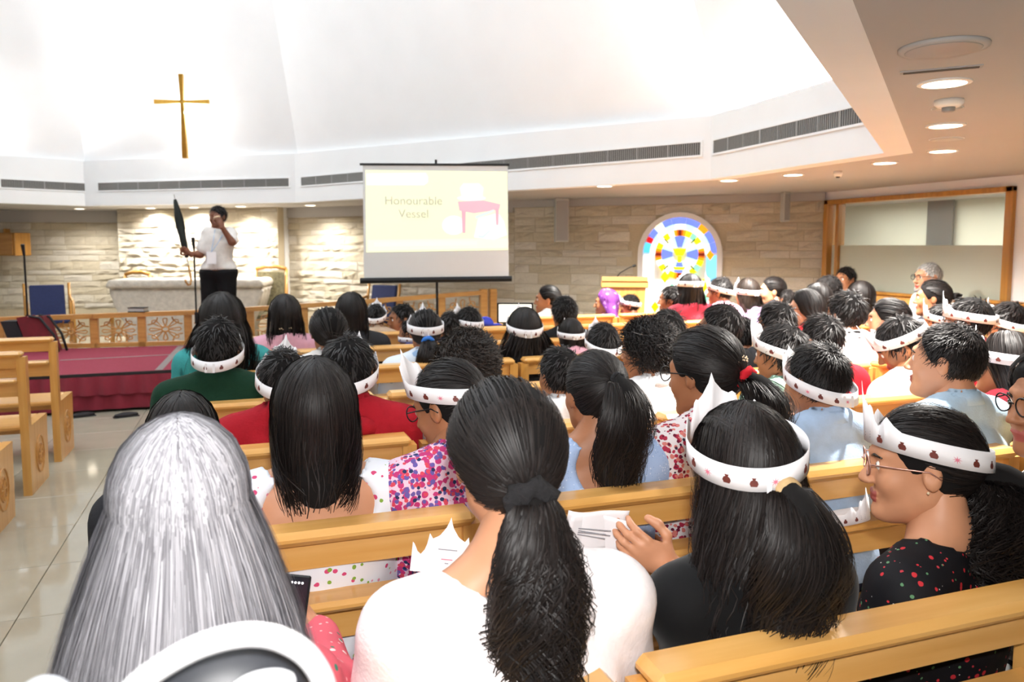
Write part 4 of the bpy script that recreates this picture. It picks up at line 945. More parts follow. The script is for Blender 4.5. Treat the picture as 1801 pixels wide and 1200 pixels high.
# ---- paper crowns -------------------------------------------------------------
def crown_mesh(hw, hd, tilt, band_h=.042, front=.03, amp=1.0, k=96):
    th = np.linspace(-math.pi, math.pi, k, endpoint=False); s = th * .095        # distance along the paper from the front
    a = np.abs(s)
    pk = np.interp(a, [0, .006, .02, .034, .042, .046, .056, .064, .07, .075, .086, .1, .2], [.118, .098, .078, .07, .082, .05, .036, .042, .055, .06, .046, .036, .036])
    top = band_h + (pk - .036) * amp
    z0 = front * np.cos(th) * .8 + tilt * np.sin(th)
    V = []; 
    for rr in (0, .0008):
        for zz in (np.zeros(k), top):
            fl_ = 1 + np.where(zz > band_h, (zz - band_h) * .3, 0)
            V.append(np.stack([-(hw + rr) * np.sin(th) * fl_, (hd + rr) * np.cos(th) * fl_ - .010, z0 + zz], 1))
    V = np.concatenate(V); i = np.arange(k); j = (i + 1) % k
    q = lambda a_, b_: np.stack([a_ * k + i, a_ * k + j, b_ * k + j, b_ * k + i], 1)
    return V, np.concatenate([q(0, 1)[:, ::-1], q(2, 3), q(1, 3)[:, ::-1], q(0, 2)])
POT = [(-.0045, 0), (.0045, 0), (.0065, .005), (.005, .010), (.002, .012), (.0035, .0155), (-.0035, .0155), (-.002, .012), (-.005, .010), (-.0065, .005)]
STAR = [(.009 * math.cos(a) * (1 if i % 2 == 0 else .28), .009 + .009 * math.sin(a) * (1 if i % 2 == 0 else .28)) for i, a in enumerate(np.linspace(0, 2 * math.pi, 17)[:-1])]
def motif(poly, s0, zoff, hw, hd, tilt, front, sc=1.0):
    v = []
    for a, b in poly:
        t = (s0 + a * sc) / .095; v.append((-(hw + .0013) * math.sin(t), (hd + .0013) * math.cos(t) - .010, front * math.cos(t) * .8 + tilt * math.sin(t) + zoff + b * sc))
    return v
def add_crown(root, M, hw, lod, tilt=0.0, front=.03, dz=0.0, amp=1.0, bare=False):
    hd = hw + .02; V, Q = crown_mesh(hw, hd, tilt, front=front, amp=amp)
    o = mesh('paper_crown', V, Q, 'paper', root, False); o.matrix_basis = M @ Matrix.Translation((0, 0, dz))
    # overlapping taped end at the back
    e = [motif([(-.03, -.002), (.006, -.002), (.006, .034), (-.03, .034)], math.pi * .095, 0, hw + .001, hd + .001, tilt, front)]
    mesh('taped_end', e[0], [(0, 1, 2, 3)], 'paper', o)
    if lod == 'hi':
        for s0 in (.06, .1, .145, .21, .25, -.06, -.1, -.145, -.21, -.25):
            v = motif(POT, s0, .009, hw, hd, tilt, front); mesh('pot_print', v, [tuple(range(len(v)))], 'pot_ink', o)
        for s0 in (.178, -.178, .282):
            v = motif(STAR, s0, .008, hw, hd, tilt, front, .9); mesh('star_print', v, [tuple(range(len(v)))], 'rose_ink', o)
        for s0 in (.025, -.03):
            vv = []; ff = []
            for k in range(3): w_ = motif([(-.011, 0), (.011, 0), (.011, .0022), (-.011, .0022)], s0, .012 + .006 * k, hw, hd, tilt, front); ff.append(tuple(range(len(vv), len(vv) + 4))); vv += w_
            mesh('print_lines', vv, ff, 'grey_ink', o)
    else:
        vv = []; ff = []
        for s0 in np.arange(-.27, .28, .06):
            w_ = motif(POT, s0, .009, hw, hd, tilt, front, 1.1); ff.append(tuple(range(len(vv), len(vv) + len(w_)))); vv += w_
        tag(mesh('pot_print', vv, ff, 'pot_ink', o), kind='stuff')
    return o
def add_glasses(root, M, m='black_metal', r=.0225):
    g = MB()
    for s in (-1, 1):
        g.tube([(s * .032 + r * 1.1 * math.cos(a), .106 - .003 * abs(math.cos(a)), .002 + r * .92 * math.sin(a)) for a in np.linspace(0, 2 * math.pi, 21)], .0018, 5, False)
        g.tube([(s * .057, .103, .008), (s * .076, .06, .008), (s * .0835, .0, .004), (s * .085, -.02, -.01)], .0017, 5)
    g.tube([(-.008, .108, .006), (0, .112, .009), (.008, .108, .006)], .0018, 5)
    o = g.build('glasses', m, root, True); o.matrix_basis = M; return o
def torus(R, r, n=20, k=8, wob=0):
    V = []; f = []
    for i in range(n):
        a = 2 * math.pi * i / n
        for j in range(k):
            b = 2 * math.pi * j / k; rr = r * (1 + wob * math.sin(5 * a + 2 * b)); V.append(((R + rr * math.cos(b)) * math.cos(a), rr * math.sin(b), (R + rr * math.cos(b)) * math.sin(a)))
    for i in range(n):
        for j in range(k): f.append((i * k + j, ((i + 1) % n) * k + j, ((i + 1) % n) * k + (j + 1) % k, i * k + (j + 1) % k))
    return V, f
ROWS = {c: ROWV[i] + .2 for i, c in enumerate('ABCDEFGH')}
LOG = []
def person(label, px, py, w, row, hs_, top, by=0, hy=0, hp=0, hr=0, lod='mid', skin='mid', hk=None, hcol='hair_black', crown=None, glasses=None, face=False, sleeve='short', neck=.06, low=None, collar=None, bottom='navy', arms=None, v=None, group=None, tie=None, lean=0.0, shoulder=1.0, legs='seat', hsc=None, drop=0.0, seat_z=SEAT, extra=None):
    """a seated figure: head seen at (px,py), w pixels wide; by/hy body and head turn (degrees, + to the left), hp nod"""
    v = ROWS[row] if v is None else v
    hk = dict(hk or {}); hv, hq, ha, hw, tp = hair(hs_, lod, **hk)
    hc = atv(px, py, v); d = depth(hc); s = float(np.clip(w * d / F / (2 * hw + .006), .72, 1.16)) if hsc is None else hsc
    zh = hc[2]; by, hy, hp, hr = map(math.radians, (by, hy, hp, hr))
    RB = Matrix.Rotation(by, 4, 'Z'); off_ = RB @ Vector((0, .03 + lean, 0))
    root = empty('person', (hc[0] - off_.x, hc[1] - off_.y, 0), by); tag(root, label, 'person', group)
    M = Matrix.Translation((0, .03 + lean, zh)) @ Matrix.Rotation(hy - by, 4, 'Z') @ Matrix.Rotation(-hp, 4, 'X') @ Matrix.Rotation(hr, 4, 'Y') @ Matrix.Scale(s, 4)
    Mn = np.array(M)
    loc = lambda p: np.array(root.matrix_basis.inverted() @ Vector(p)) if True else 0
    LOG.append((label[:30], round(zh, 2), round(s, 2)))
    # joints
    zn = zh - .132 * s - drop * .4; zs = zn - .036 * s - drop * .6; sw = .150 * s * shoulder; hz = seat_z + .11 * s; hd_ = Vector((0, .03 + lean - .03, zh - .06 * s))
    ls = lean * .8
    torso = [((-.08 * s, 0, hz), (.08 * s, 0, hz), .115 * s, .115 * s), ((0, 0, hz + .02), (0, ls - .01, zs - .13 * s), .105 * s, .122 * s * shoulder ** .5, .74),
             ((-sw, ls - .012, zs - .025), (sw, ls - .012, zs - .025), .056 * s, .056 * s), ((-sw * .62, ls - .02, zs - .0), (0, ls - .015, zn + .012), .05 * s, .05 * s), ((sw * .62, ls - .02, zs - .0), (0, ls - .015, zn + .012), .05 * s, .05 * s)]
    nk = [((0, ls - .015, zn - .04), tuple(hd_ + Vector((0, -.012, 0))), .050 * s, .046 * s)]
    AR = {}; hands = []
    for sd, sg_ in (('L', -1), ('R', 1)):
        sh_ = np.array([sg_ * sw, ls - .012, zs - .035]); sp_ = (arms or {}).get(sd)
        if sp_ is None:
            el = np.array([sg_ * (sw + .05 * s), ls + .04, zs - .28 * s]); wr = np.array([sg_ * .10, .24 + ls, max(hz + .06, el[2] - .06)]); hk_, fw_, pm_ = 'lap', np.array([-sg_ * .35, 1, -.15]), np.array([0, 0, -1])
        else:
            el, wr = (loc(q) for q in sp_[:2]); hk_ = sp_[2]; Ri = np.array(RB.inverted())[:3, :3]; fw_, pm_ = Ri @ np.array(sp_[3]), Ri @ np.array(sp_[4])
        AR[sd] = [(sh_, el, .054 * s, .043 * s), (el, wr, .042 * s, .027 * s)]
        hands.append(place_hand(hk_, wr, fw_, pm_, sd == 'R', min(1.0, s) if sp_ is None else s * .98))
    lg = []
    for sg_ in (-1, 1):
        k = np.array([sg_ * .10 * s, .37, seat_z + .07 * s]); an = np.array([sg_ * .10 * s, .36, .09]); lg += [((sg_ * .085 * s, 0, hz - .03), k, .09 * s, .065 * s), (k, an, .06 * s, .043 * s), (an + np.array([0, -.02, -.045]), an + np.array([0, .12, -.055]), .038, .03)]
    bh = {'hi': .02, 'mid': .03, 'lo': .034}[lod]
    bp = torso + nk + AR['L'] + AR['R'] + lg; allp = np.array([q for p in bp for q in (p[0], p[1])])
    V, Q = surf(union(bp, .035), allp.min(0) - .16, allp.max(0) + .16, bh)
    HV, HQ = HEADS['hi' if (lod == 'hi' and face) else ('mid' if (face or lod == 'hi') else 'lo')]; HV2 = HV @ Mn[:3, :3].T + Mn[:3, 3]
    nb = len(V) ; VV, QQ = joinm([(V, Q), (HV2, HQ)] + hands)
    bo = mesh('body', VV, QQ, [SKIN[skin], 'lip'], root, True)
    if face:
        ctr = HV[HQ].mean(1); li = (np.abs(ctr[:, 0]) < .024) & (ctr[:, 1] > .0885) & (ctr[:, 2] < -.058) & (ctr[:, 2] > -.0815)
        mi = np.zeros(len(QQ), np.int32); mi[len(Q):len(Q) + len(HQ)][li] = 1; bo.data.polygons.foreach_set('material_index', mi)
        for sg_ in (-1, 1):
            e = MB(); R_ = .0118
            for i in range(7):
                for j in range(12):
                    a, b = math.pi * i / 6, 2 * math.pi * j / 12; e.v.append((sg_ * .031 + R_ * math.sin(a) * math.cos(b), .079 + R_ * math.cos(a), .0005 + R_ * math.sin(a) * math.sin(b)))
            e.f = [(i * 12 + j, i * 12 + (j + 1) % 12, (i + 1) * 12 + (j + 1) % 12, (i + 1) * 12 + j) for i in range(6) for j in range(12)]
            eo = e.build('eye', ['eye_white', 'iris'], root, True); eo.matrix_basis = M
            for pf in eo.data.polygons:
                if pf.index < 24 and pf.index < 12 * 1 + 12: pf.material_index = 1 if pf.index < 12 else 0
            b = MB().tube([(sg_ * .014, .0945, .017), (sg_ * .03, .0925, .0225), (sg_ * .047, .080, .019)], [.003, .0035, .0015], 5).build('eyebrow', 'iris', root, True); b.matrix_basis = M
    # clothing
    fr_s = {'short': .62, 'long': 1.0, 'none': 0.0, 'cap': .3}[sleeve]; cp = list(torso)
    for sd in 'LR':
        a, b_ = AR[sd]
        if fr_s > 0: q = a[0] + (a[1] - a[0]) * min(1, fr_s); cp.append((a[0], q, a[2] + .004, a[2] + (a[3] - a[2]) * min(1, fr_s) + .006))
        if sleeve == 'long': cp.append((b_[0], b_[0] + (b_[1] - b_[0]) * .97, b_[2] + .002, b_[3] + .006))
    cu = union(cp, .035); zb_ = seat_z + .03; nc = np.array([0, ls + .005, zn + .025 * s])
    def cf(P):
        dd = cu(P) - (.014 if lod == 'hi' else .021); dd = smax(dd, neck * s - np.sqrt((((P - nc) * np.array([.9, .9, 1.15])) ** 2).sum(1)), .008); dd = np.maximum(dd, zb_ - P[:, 2])
        if low is not None: dd = smax(dd, -ell(P, (0, ls - .12, zs + low[1] * s), (low[0] * s, .14, low[2] * s)), .01)
        dd = dd + .0018 * np.sin(P[:, 2] * 42 + 3 * np.sin(P[:, 0] * 17)) * np.sin(P[:, 0] * 23 + P[:, 1] * 31)
        return dd
    allc = np.array([q for p in cp for q in (p[0], p[1])]); ch_ = {'hi': .013, 'mid': .0215, 'lo': .026}[lod]
    CV, CQ = surf(cf, allc.min(0) - .165, allc.max(0) + .165, ch_, 2); mesh('top', CV, CQ, top, root, True)
    lb = union([torso[0]] + [p for i, p in enumerate(lg) if i % 3 < 2], .03); al_ = np.array([q for p in lg + torso[:1] for q in (p[0], p[1])])
    BV, BQ = surf(lambda P: np.maximum(np.maximum(lb(P) - .016, P[:, 2] - (seat_z + .16 * s)), .12 - P[:, 2]), al_.min(0) - .15, al_.max(0) + .15, .034, 1); mesh('trousers', BV, BQ, 'cloth_' + bottom, root, True)
    if collar:
        c = MB(); n_ = 28; pf = [(.060, -.005), (.064, .024), (.068, .026), (.082, -.012), (.078, -.014)]
        for r_, z_ in pf: c.v += [(r_ * s * math.cos(2 * math.pi * i / n_), ls - .006 + r_ * s * 1.02 * math.sin(2 * math.pi * i / n_), zn + .008 * s + z_ * s - .018 * s * math.sin(2 * math.pi * i / n_)) for i in range(n_)]
        c.f = [(a * n_ + i, a * n_ + (i + 1) % n_, (a + 1) * n_ + (i + 1) % n_, (a + 1) * n_ + i) for a in range(len(pf) - 1) for i in range(n_)]; c.build('collar', collar, root, True)
    hid = (id(hv), hcol)
    if hid in HAIRM: ho = link(bpy.data.objects.new('hair', HAIRM[hid]), root)
    else: ho = mesh('hair', hv, hq, hcol, root, True, ha); HAIRM[hid] = ho.data
    ho.matrix_basis = M
    if crown is not None: add_crown(root, M, hw + (.011 if lod == 'hi' else .009), 'hi' if lod == 'hi' else 'mid', **crown)
    if glasses: add_glasses(root, M, glasses if isinstance(glasses, str) else 'black_metal')
    if tie is not None and tp is not None:
        tm, R_, r_, wob = tie; tv, tf = torus(R_, r_, wob=wob); o = mesh('hair_tie', tv, tf, tm, root, True); D = Vector(tp - SK_C).normalized()
        o.matrix_basis = M @ Matrix.Translation(tuple(tp + np.array(D) * .008)) @ D.to_track_quat('Y', 'Z').to_matrix().to_4x4()
    if extra: extra(root, M, s)
    return root

# ---- cloth ---------------------------------------------------------------------
for nm, c in (('navy', '#1d2236'), ('black', '#141416'), ('denim', '#2c3a55'), ('grey', '#55565a'), ('white', '#f2f0f0'), ('offwhite', '#e6e2de'), ('pinkwhite', '#f7eeee'), ('red', '#a51826'), ('brightred', '#c8202c'), ('maroon', '#6e1622'), ('skyblue', '#b3cbe8'), ('paleblue', '#b9d4ea'), ('green', '#123524'), ('sage', '#8fae9c'), ('pink', '#d8a3b4'), ('lilac', '#b79ac0'), ('teal', '#3f9a9a'), ('royal', '#26399a'), ('yellow', '#d8c23a'), ('orange', '#e0762a'), ('charcoal', '#2a2a2e'), ('beige', '#cdb7a0')):
    mat('cloth_' + nm, c, .85, noise=.08, nscale=30, bump=.15, bscale=150, spec=.2)
mat('cloth_velvet', '#08080a', .8, spec=.2, noise=.2, nscale=9, sheen=.12)
speckled('cloth_dress_white', '#eef2fb', [(44, .3, '#d8507e', .3), (50, .26, '#88b048', .24), (56, .24, '#e89ab4', .3)])
speckled('cloth_purple_floral', '#e8c8dc', [(62, .6, '#c43a78', .6), (70, .5, '#6a5aa4', .5), (78, .45, '#d84a5e', .4), (70, .4, '#28365e', .25)])
speckled('cloth_red_floral', '#e6ddde', [(52, .46, '#b0304a', .5), (60, .44, '#d98078', .45), (66, .38, '#701c34', .35), (64, .3, '#3a2c40', .16)])
speckled('cloth_lace', '#a9c0e6', [(110, .26, '#d5e0f6', .75), (150, .2, '#8fabd8', .5)])
speckled('cloth_cherry', '#141317', [(46, .24, '#c03038', .5), (60, .2, '#b83a44', .35), (80, .1, '#d8d4d0', .2), (62, .2, '#5c8a62', .22)])
speckled('cloth_pink_floral', '#d8606e', [(44, .28, '#f0d8d4', .25), (50, .26, '#3f7a66', .22), (66, .22, '#f2b8b8', .3)])
speckled('cloth_blue_print', '#dfe8f4', [(12, .34, '#9dbce0', .5), (16, .26, '#c9d9ee', .5)])
speckled('cloth_plaid', '#d8cc88', [(20, .3, '#f0ead0', .5), (26, .24, '#a8a060', .4)])
speckled('cloth_red_dress', '#7c1426', [(40, .2, '#c83a4a', .4)]); speckled('cloth_scarf', '#7a3f8e', [(20, .34, '#c08fd0', .5), (26, .26, '#531f5a', .4)])
def stripes(name, c0, c1, sc):
    m = mat(name, c0, .8); nt = m.node_tree; n = nt.nodes; tc = n.new('ShaderNodeTexCoord'); wv = n.new('ShaderNodeTexWave'); wv.bands_direction = 'Z'; wv.inputs['Scale'].default_value = sc; wv.inputs['Distortion'].default_value = 3; wv.inputs['Detail'].default_value = 2; wv.inputs['Detail Scale'].default_value = 3
    r = n.new('ShaderNodeValToRGB'); e = r.color_ramp.elements; r.color_ramp.interpolation = 'CONSTANT'; e[0].color = lin(c1); e[1].color = lin(c0); e[1].position = .22
    nt.links.new(tc.outputs['Object'], wv.inputs[0]); nt.links.new(wv.outputs['Fac'], r.inputs[0]); nt.links.new(r.outputs[0], n['Principled BSDF'].inputs['Base Color'])
stripes('cloth_zebra', '#eeeae6', '#17151a', 6)
mat('scrunchie', '#1b191b', .95, noise=.3, nscale=40, bump=.5); mat('elastic_beige', '#c9a878', .7, noise=.15, nscale=60); mat('clip_gold', '#e8d3b0', .3, .3, noise=.1); mat('clip_pink', '#e23a86', .4, noise=.1); mat('clip_blue', '#2f7ee0', .4, noise=.1); mat('wire_rose', '#c99a8a', .3, .7, noise=.05); mat('wire_gold', '#8a6a4a', .3, .7, noise=.05)
S = lambda **k: dict(k)
SHORT = ('short', S(t=.014))
TEENS = 'seated congregation'
def add_part(name, V, Q, m, root, M, T): o = mesh(name, V, Q, m, root, True); o.matrix_basis = M @ T; return o
def earring(side):
    def f(root, M, s): MB().lathe([(.001, -.003), (.003, 0), (.001, .003)], 8).build('earring', 'clip_gold', root, True).matrix_basis = M @ Matrix.Translation((side * .088, .004, -.036))
    return f
def clips(items):
    def f(root, M, s):
        for (x, y, z, m_, r_) in items:
            k = MB()
            for a in range(5): k.lathe([(.002, -.002), (r_ * .45, 0), (.002, .003)], 8, (r_ * .75 * math.cos(a * 1.257), r_ * .75 * math.sin(a * 1.257)))
            o = k.build('hair_clip', m_, root, True); D = (Vector((x, y, z)) - Vector(SK_C)).normalized(); o.matrix_basis = M @ Matrix.Translation((x, y, z)) @ D.to_track_quat('Z', 'Y').to_matrix().to_4x4()
    return f
# ================= row nearest the camera
grey_arm = {'R': (atc(585, 1230, 1.28), atc(556, 1120, 1.5), 'grip', (-.35, .35, .75), (-.9, .3, .2))}
def grey_extra(root, M, s): pass
person('woman with long silver grey hair and pink floral dress holding a phone', 318, 885, 236, 'A', 'long', 'cloth_pink_floral', hy=4, lod='hi', skin='light', hk=S(t=.022, L=.66, width=2.2, n=4400, wave=.010, freq=7, yb=-.115, jag=.12, phim=2.1, dv=.05, m2=14), hcol='hair_grey', arms=grey_arm, sleeve='long', v=1.18, shoulder=1.0, drop=.10)
person('girl in white scoop-neck top with low ponytail in a black scrunchie', 888, 803, 212, 'A', 'pony', 'cloth_pinkwhite', hy=0, hp=4, lod='hi', skin='light', hk=S(t=.02, T=(.0, -1, -.62), L=.36, spread=.052, tp=30, n=2500, wave=.016, freq=20, out=.5, jag=.12), tie=('scrunchie', .026, .017, .35), neck=.112, low=None, sleeve='short', shoulder=1.16, drop=.055, v=1.22, bottom='grey')
half_arm = {'L': (atc(1225, 1075, 1.48), atc(1178, 995, 1.66), 'pinch', (-.85, .15, .52), (.35, .9, .2))}
person('girl in black velvet top, half-tied wavy hair, paper crown, raising papers', 1306, 828, 182, 'A', 'half', 'cloth_velvet', hy=-4, hp=2, lod='hi', skin='light', hk=S(t=.02, T=(.05, -1, -.18), L=.35, width=1.5, spread=.06, tp=26, n=1800, wave=.018, jag=.15), tie=('elastic_beige', .015, .011, .1), crown=S(tilt=-.018, front=.03, dz=.026), arms=half_arm, sleeve='short', v=1.25, bottom='black', shoulder=.98, drop=.03)
person('girl in black cherry-print dress and pink glasses turned to the side', 1622, 815, 156, 'A', 'pony', 'cloth_cherry', by=22, hy=52, hp=3, lod='hi', skin='light', face=True, hk=S(t=.012, T=(.0, -1, -.42), L=.26, spread=.085, tp=30, n=2300, wave=.022, freq=26, out=.7, jag=.25), tie=('scrunchie', .02, .01, .2), crown=S(front=.035, tilt=.008, dz=.018), glasses='wire_rose', sleeve='short', neck=.085, v=1.3, bottom='black', drop=.025, extra=earring(-1))
person('woman in black and white striped blouse with glasses at the picture edge', 1856, 708, 150, 'A', 'long', 'cloth_zebra', by=35, hy=76, hp=3, lod='mid', skin='mid', face=True, hk=S(t=.02, L=.3, wave=.018, width=1.3), glasses=True, sleeve='long', v=1.32, bottom='black', shoulder=1.1)
# ================= second row
person('girl in off-shoulder white floral dress with straight black hair', 553, 728, 150, 'B', 'long', 'cloth_dress_white', hy=0, lod='hi', skin='light', hk=S(t=.02, L=.28, width=1.12, n=2400, wave=.008, freq=7, yb=-.085, jag=.45, flick=.016, taper=.6), neck=.1, low=(.125, -.02, .085), sleeve='short', shoulder=1.2)
person('girl in purple floral dress with crown, glasses and head bowed', 790, 712, 118, 'B', 'pony', 'cloth_purple_floral', by=8, hy=42, hp=18, lod='hi', skin='mid', face=True, hk=S(t=.012, T=(.0, -1, -.1), L=.2, spread=.04, n=1500), crown=S(front=.05, dz=.02), glasses=True, shoulder=.98)
person('girl in pale blue lace dress with thick wavy high ponytail', 1045, 692, 112, 'B', 'pony', 'cloth_lace', by=-10, hy=6, lod='hi', skin='mid', hk=S(t=.014, T=(.0, -1, .35), L=.36, spread=.062, n=1900, wave=.012, out=.9), tie=('scrunchie', .016, .007, .2), neck=.09, low=(.08, -.02, .08), sleeve='cap', shoulder=1.0)
person('girl in red and white floral dress with golden flower clip', 1238, 655, 122, 'B', 'pony', 'cloth_red_floral', by=8, hy=24, hp=8, lod='hi', skin='mid', hk=S(t=.016, T=(.05, -1, -.35), L=.3, spread=.06, n=1800, wave=.02), tie=('cloth_brightred', .022, .012, .3), glasses=True, sleeve='short', extra=clips([(-.012, -.118, .03, 'clip_gold', .008), (.006, -.12, .034, 'clip_gold', .008), (.024, -.118, .03, 'clip_gold', .008)]))
boy_arm = {'L': (atc(1392, 760, 2.75), atc(1392, 712, 2.85), 'grip', (.25, .2, .9), (.9, .2, 0))}
person('boy in light blue shirt with crown resting chin on hand', 1437, 668, 100, 'B', 'short', 'cloth_skyblue', hy=8, hp=6, lod='hi', skin='mid', hk=S(t=.014, nape=-.085, len=.03), crown=S(front=.06, dz=-.03, amp=.6), collar='cloth_skyblue', arms=boy_arm, shoulder=1.1)
person('boy in light blue polo, no crown, looking towards the stage', 1665, 634, 110, 'B', 'short', 'cloth_paleblue', by=5, hy=30, hp=-2, lod='hi', skin='light', face=True, hk=S(t=.012, nape=-.072, len=.018, lift=.25, fringe=.4), collar='cloth_paleblue', shoulder=1.05)
person('girl with long straight hair and crown near the picture edge', 1768, 640, 84, 'B', 'long', 'cloth_maroon', hy=18, lod='mid', skin='mid', hk=S(t=.014, L=.36, width=1.05, wave=.004), crown=S(front=.01, dz=.01), v=2.15)
person('woman with wavy black hair seated behind the silver-haired woman', 322, 770, 122, 'B', 'long', 'cloth_charcoal', hy=0, lod='mid', skin='mid', hk=S(t=.018, L=.3, width=1.35, wave=.014, n=4200))
# ================= third row
person('boy in dark red and navy hoodie with crown, beside green sweater', 497, 668, 86, 'C', 'short', 'cloth_red', by=-6, hy=-4, hr=5, lod='mid', skin='mid', crown=S(front=.055, dz=-.01), hk=S(t=.012), shoulder=1.15, sleeve='long')
def hood(root, M, s):
    V, Q = torus(.088, .032, 22, 8, .1); V = np.array(V); o = mesh('hood', V, [tuple(f) for f in Q], 'cloth_red', root, True); z = (M @ Vector((0, -.03, -.2))); o.matrix_basis = Matrix.Translation(z) @ Matrix.Rotation(math.radians(70), 4, 'X') @ Matrix.Scale(1.1, 4)
person('boy in red hoodie with tilted crown slipping down his nape', 615, 652, 96, 'C', 'short', 'cloth_red', by=-8, hy=-22, hp=12, lod='mid', skin='mid', crown=S(front=.075, dz=-.035), hk=S(t=.016, len=.04), shoulder=1.15, sleeve='long', extra=hood)
person('person with big curly charcoal hair behind the bowed crown', 822, 650, 118, 'C', 'curly', 'cloth_blue_print', hy=-5, lod='hi', skin='mid', hk=S(t=.036, len=.03, curl=.009, n=4200, nape=-.09), hcol='hair_brown')
person('boy in white shirt half hidden beside the lace-dress girl', 984, 660, 78, 'C', 'short', 'cloth_white', hy=10, lod='mid', skin='mid', hk=S(t=.014, nape=-.085))
person('curly-haired boy in white polo shirt and glasses', 1138, 618, 98, 'C', 'curly', 'cloth_white', by=5, hy=32, lod='hi', skin='mid', face=True, hk=S(t=.028, len=.03, curl=.008, nape=-.085), glasses=True, collar='cloth_white', shoulder=1.12)
person('boy in sage green shirt wearing his crown tilted forward', 1373, 622, 82, 'C', 'short', 'cloth_sage', by=8, hy=26, hp=6, lod='mid', skin='mid', face=True, hk=S(t=.016, len=.04), crown=S(front=.055, dz=.0))
person('boy in white polo with red lanyard bending his crowned head', 1585, 606, 78, 'C', 'short', 'cloth_white', by=20, hy=45, hp=32, hr=-12, lod='mid', skin='mid', face=True, hk=S(t=.012), crown=S(front=.02, dz=.02), collar='cloth_brightred', shoulder=1.2)
person('boy in bright red shirt with short dark hair, no crown', 1443, 598, 76, 'C', 'short', 'cloth_brightred', by=-5, hy=12, lod='mid', skin='mid', hk=S(t=.014), v=3.3)
person('boy in red shirt with glasses and crown near the bench', 1702, 566, 88, 'C', 'short', 'cloth_brightred', by=8, hy=34, lod='mid', skin='mid', face=True, hk=S(t=.016), crown=S(front=.02, dz=.01), glasses=True, v=3.25, shoulder=1.1)
# ================= fourth row
person('boy in dark green sweater with crown, on the aisle', 384, 612, 82, 'D', 'short', 'cloth_green', hy=-6, hp=14, lod='mid', skin='mid', hk=S(t=.018, len=.04), crown=S(front=.085, dz=-.045), shoulder=1.18, sleeve='long')
person('boy in white polo shirt with black collar seen from behind', 1487, 552, 66, 'D', 'short', 'cloth_white', by=-4, hy=4, lod='mid', skin='mid', hk=S(t=.018, nape=-.09, len=.035), collar='cloth_black', shoulder=1.15, v=3.75)
person('girl with smooth black hair looking left behind the bowed boy', 1562, 563, 58, 'D', 'pony', 'cloth_beige', by=15, hy=46, lod='mid', skin='light', face=True, hk=S(t=.014, T=(0, -1, -.3), L=.2, spread=.04))
person('boy with crown in orange top below the profile girl with bun', 1655, 566, 48, 'D', 'short', 'cloth_orange', hy=30, lod='lo', skin='mid', hk=S(t=.012), crown=S(front=.03))
person('boy with crown at the far edge beside the red shirt boy', 1770, 566, 58, 'D', 'short', 'cloth_white', hy=10, lod='lo', skin='mid', hk=S(t=.012), crown=S(front=.04, dz=-.02))
person('person with dark bob turned left behind the sage shirt boy', 1364, 570, 62, 'D', 'short', 'cloth_charcoal', hy=26, lod='mid', skin='mid', hk=S(t=.022, nape=-.1, len=.06), face=True)
person('man with dark hair and glasses behind the floral-dress girl', 1265, 578, 68, 'D', 'short', 'cloth_black', by=10, hy=50, lod='mid', skin='mid', face=True, hk=S(t=.018, nape=-.085), glasses=True)
person('dark-haired child close behind the man with glasses', 1302, 590, 52, 'D', 'short', 'cloth_charcoal', hy=0, lod='lo', skin='mid', hk=S(t=.016, nape=-.09), v=3.95)
person('dark-haired person hidden behind the curly-haired boy', 1172, 586, 66, 'D', 'short', 'cloth_navy', hy=-5, lod='mid', skin='mid', hk=S(t=.018, nape=-.1, len=.05), v=3.8)
person('boy with crown band crossed at the back behind the lace girl', 1060, 606, 60, 'D', 'short', 'cloth_charcoal', hy=-4, lod='mid', skin='mid', hk=S(t=.012, nape=-.09), crown=S(front=.045, dz=-.015))
# ================= fifth row
person('girl with very long curly dark hair and teal dress on the aisle', 392, 566, 84, 'E', 'long', 'cloth_teal', hy=-8, lod='mid', skin='mid', hk=S(t=.03, L=.34, width=1.7, wave=.02, n=4200, yb=-.1))
person('woman with smooth dark hair tucked behind her ear', 577, 584, 72, 'E', 'pony', 'cloth_offwhite', hy=6, lod='mid', skin='mid', hk=S(t=.018, T=(0, -1, -.7), L=.14, spread=.05))
person('girl with blue hair clip, crown and blue-white printed top', 748, 584, 64, 'E', 'pony', 'cloth_blue_print', hy=-6, lod='mid', skin='mid', hk=S(t=.012, T=(0, -1, -.55), L=.24, spread=.05), crown=S(front=.02, dz=.01), extra=clips([(-.005, -.108, -.01, 'clip_gold', .008), (.03, -.102, -.01, 'clip_gold', .008)]), tie=('clip_blue', .022, .012, .1), shoulder=1.1)
person('girl with crown and huge loose black hair in the middle', 922, 582, 62, 'E', 'long', 'cloth_black', hy=-4, lod='mid', skin='mid', hk=S(t=.016, L=.32, width=2.1, wave=.02, n=4200, yb=-.09), crown=S(front=.03, dz=.0), extra=clips([(-.08, -.05, -.02, 'cloth_sage', .012)]))
person('small girl with pink hair clips and crown', 1003, 590, 44, 'E', 'long', 'cloth_pink', hy=0, lod='mid', skin='mid', hk=S(t=.014, L=.2, width=1.1), crown=S(front=.01, dz=-.01), extra=clips([(-.035, -.075, .085, 'clip_pink', .014), (.035, -.075, .085, 'clip_pink', .014)]))
person('woman with glasses and long dark hair in profile, pink top', 1416, 545, 54, 'E', 'long', 'cloth_brightred', by=15, hy=58, lod='mid', skin='light', face=True, hk=S(t=.02, L=.2, width=1.2, wave=.012), glasses=True)
person('girl in profile with dark bun near the old man', 1640, 524, 54, 'E', 'bun', 'cloth_charcoal', by=15, hy=44, lod='mid', skin='mid', face=True, hk=S(t=.014, T=(0, -1, -.1), spread=.035))
